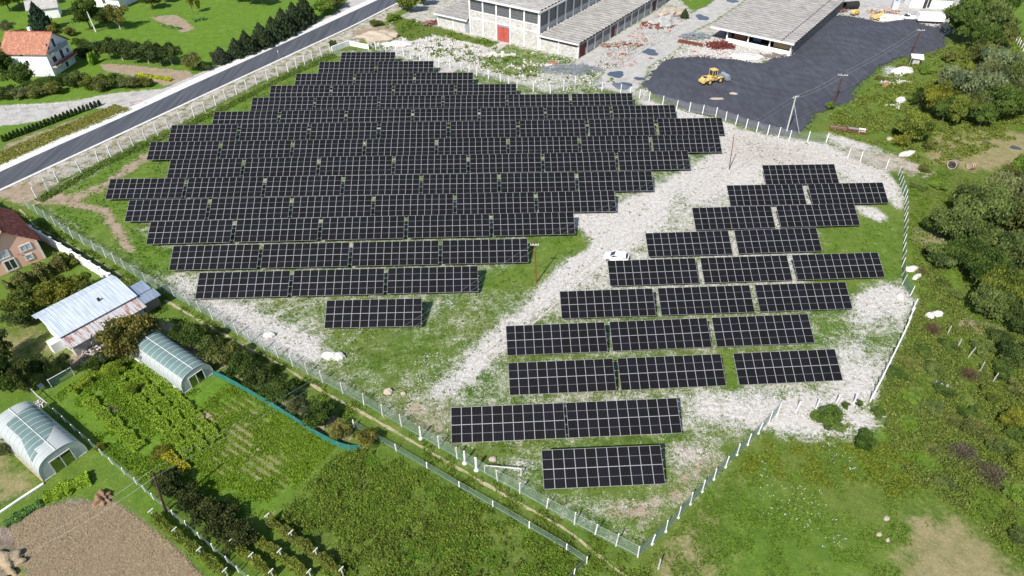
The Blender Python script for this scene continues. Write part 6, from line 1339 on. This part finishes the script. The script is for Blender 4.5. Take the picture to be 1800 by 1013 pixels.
for a, b in (((0, 0, .1), (0, 0, 1.9)), ((2.0, 0, .1), (2.0, 0, 1.9)), ((0, 0, .1), (2, 0, .1)), ((0, 0, 1.9), (2, 0, 1.9)), ((0, 0, .1), (2, 0, 1.9))): mb.bar(a, b, .08)
mb.build('frame', MAT['greymetal'], gt); MB().box(0.02, -.005, .12, 1.98, .005, 1.88).build('wire_mesh', MAT['net_grey'], gt)
gf = thing('goal_frame', 'white pipe goal frame standing beside the lower left fence', 'frame', A_(852,830), R(-7)); MB().bar((0, 0, 0), (0, 0, 1.35), .09).bar((0, 0, 1.33), (4.4, 0, 1.33), .09).bar((4.4, 0, 0), (4.4, 0, 1.35), .09).build('pipe', MAT['white'], gf)
for i, (x, y, lb) in enumerate([(817,814,'white footed post with concrete base, left one of a pair by the lower left fence'),(837.5,826,'white footed post with concrete base, right one of a pair by the lower left fence'),(740,771,'white footed post at the chain-link fence left of the bottom tables')]):
    t = thing('footed_post', lb, 'post', A_(x, y)); MB().box(-.09, -.09, 0, .09, .09, 2.3).build('shaft', MAT['white'], t); MB().tube([(0, 0, -.05), (0, 0, .22)], [.36, .22], 9).build('footing', MAT['whitestone'], t)
sp = thing('stake', 'single grey stake standing in the dry grass below the fence corner', 'stake', A_(1157,1000)); MB().box(-.07, -.07, 0, .07, .07, 1.9).box(-.1, -.1, 0, .1, .1, .12).build('shaft', MAT['grey_post'], sp)
sp = thing('stake', 'single bent white stake between greenhouse hedge and lane', 'stake', A_(623,752)); MB().box(-.06, -.06, 0, .06, .06, 1.1).box(-.09, -.09, 0, .09, .09, .1).build('shaft', MAT['white'], sp)
tb = thing('trough', 'pale blue-green curved trough behind the bean row', 'trough', A_(172,632), R(20)); mb = MB()
q = [(1.9*math.cos(a), .9*math.sin(a)) for a in [R(180+k*15) for k in range(13)]]
for (x0, y0), (x1, y1) in zip(q[:-1], q[1:]): mb.add([(x0, y0, 0), (x1, y1, 0), (x1*1.1, y1*1.1, .7), (x0*1.1, y0*1.1, .7), (x0*.95, y0*.95, 0), (x1*.95, y1*.95, 0), (x1*1.04, y1*1.04, .7), (x0*1.04, y0*1.04, .7)], [(0,1,2,3),(7,6,5,4),(3,2,6,7)])
mb.build('wall', MAT['greymetal'], tb)
rs = thing('road_sign', 'small white traffic sign beside the asphalt road near the fence', 'sign', A_(491,103), R(-60)); MB().tube([(0, 0, 0), (0, 0, 1.6)], .035, 8).build('post', MAT['galv'], rs); MB().tube([(0, -.05, 1.9), (0, -.02, 1.9)], .36, 20).build('sign_plate', MAT['white'], rs)
ba = thing('road_barrier', 'thin red and white pole across the end of the gravel side road', 'barrier', A_(228,186), R(20)); MB().bar((0, 0, .7), (3.2, 0, .9), .08).build('bar', MAT['red'], ba); MB().bar((0, 0, 0), (0, 0, .9), .1).bar((3.2, 0, 0), (3.2, 0, 1.), .1).build('post', MAT['white'], ba)
bx = thing('bee_box', 'small white box lying in the shade by the mesh pen', 'box', A_(73,681), R(-35)); MB().box(-.35, -.25, 0, .35, .25, .35).build('box', MAT['white'], bx); MB().box(-.4, -.3, .35, .4, .3, .41).build('lid', MAT['white'], bx)
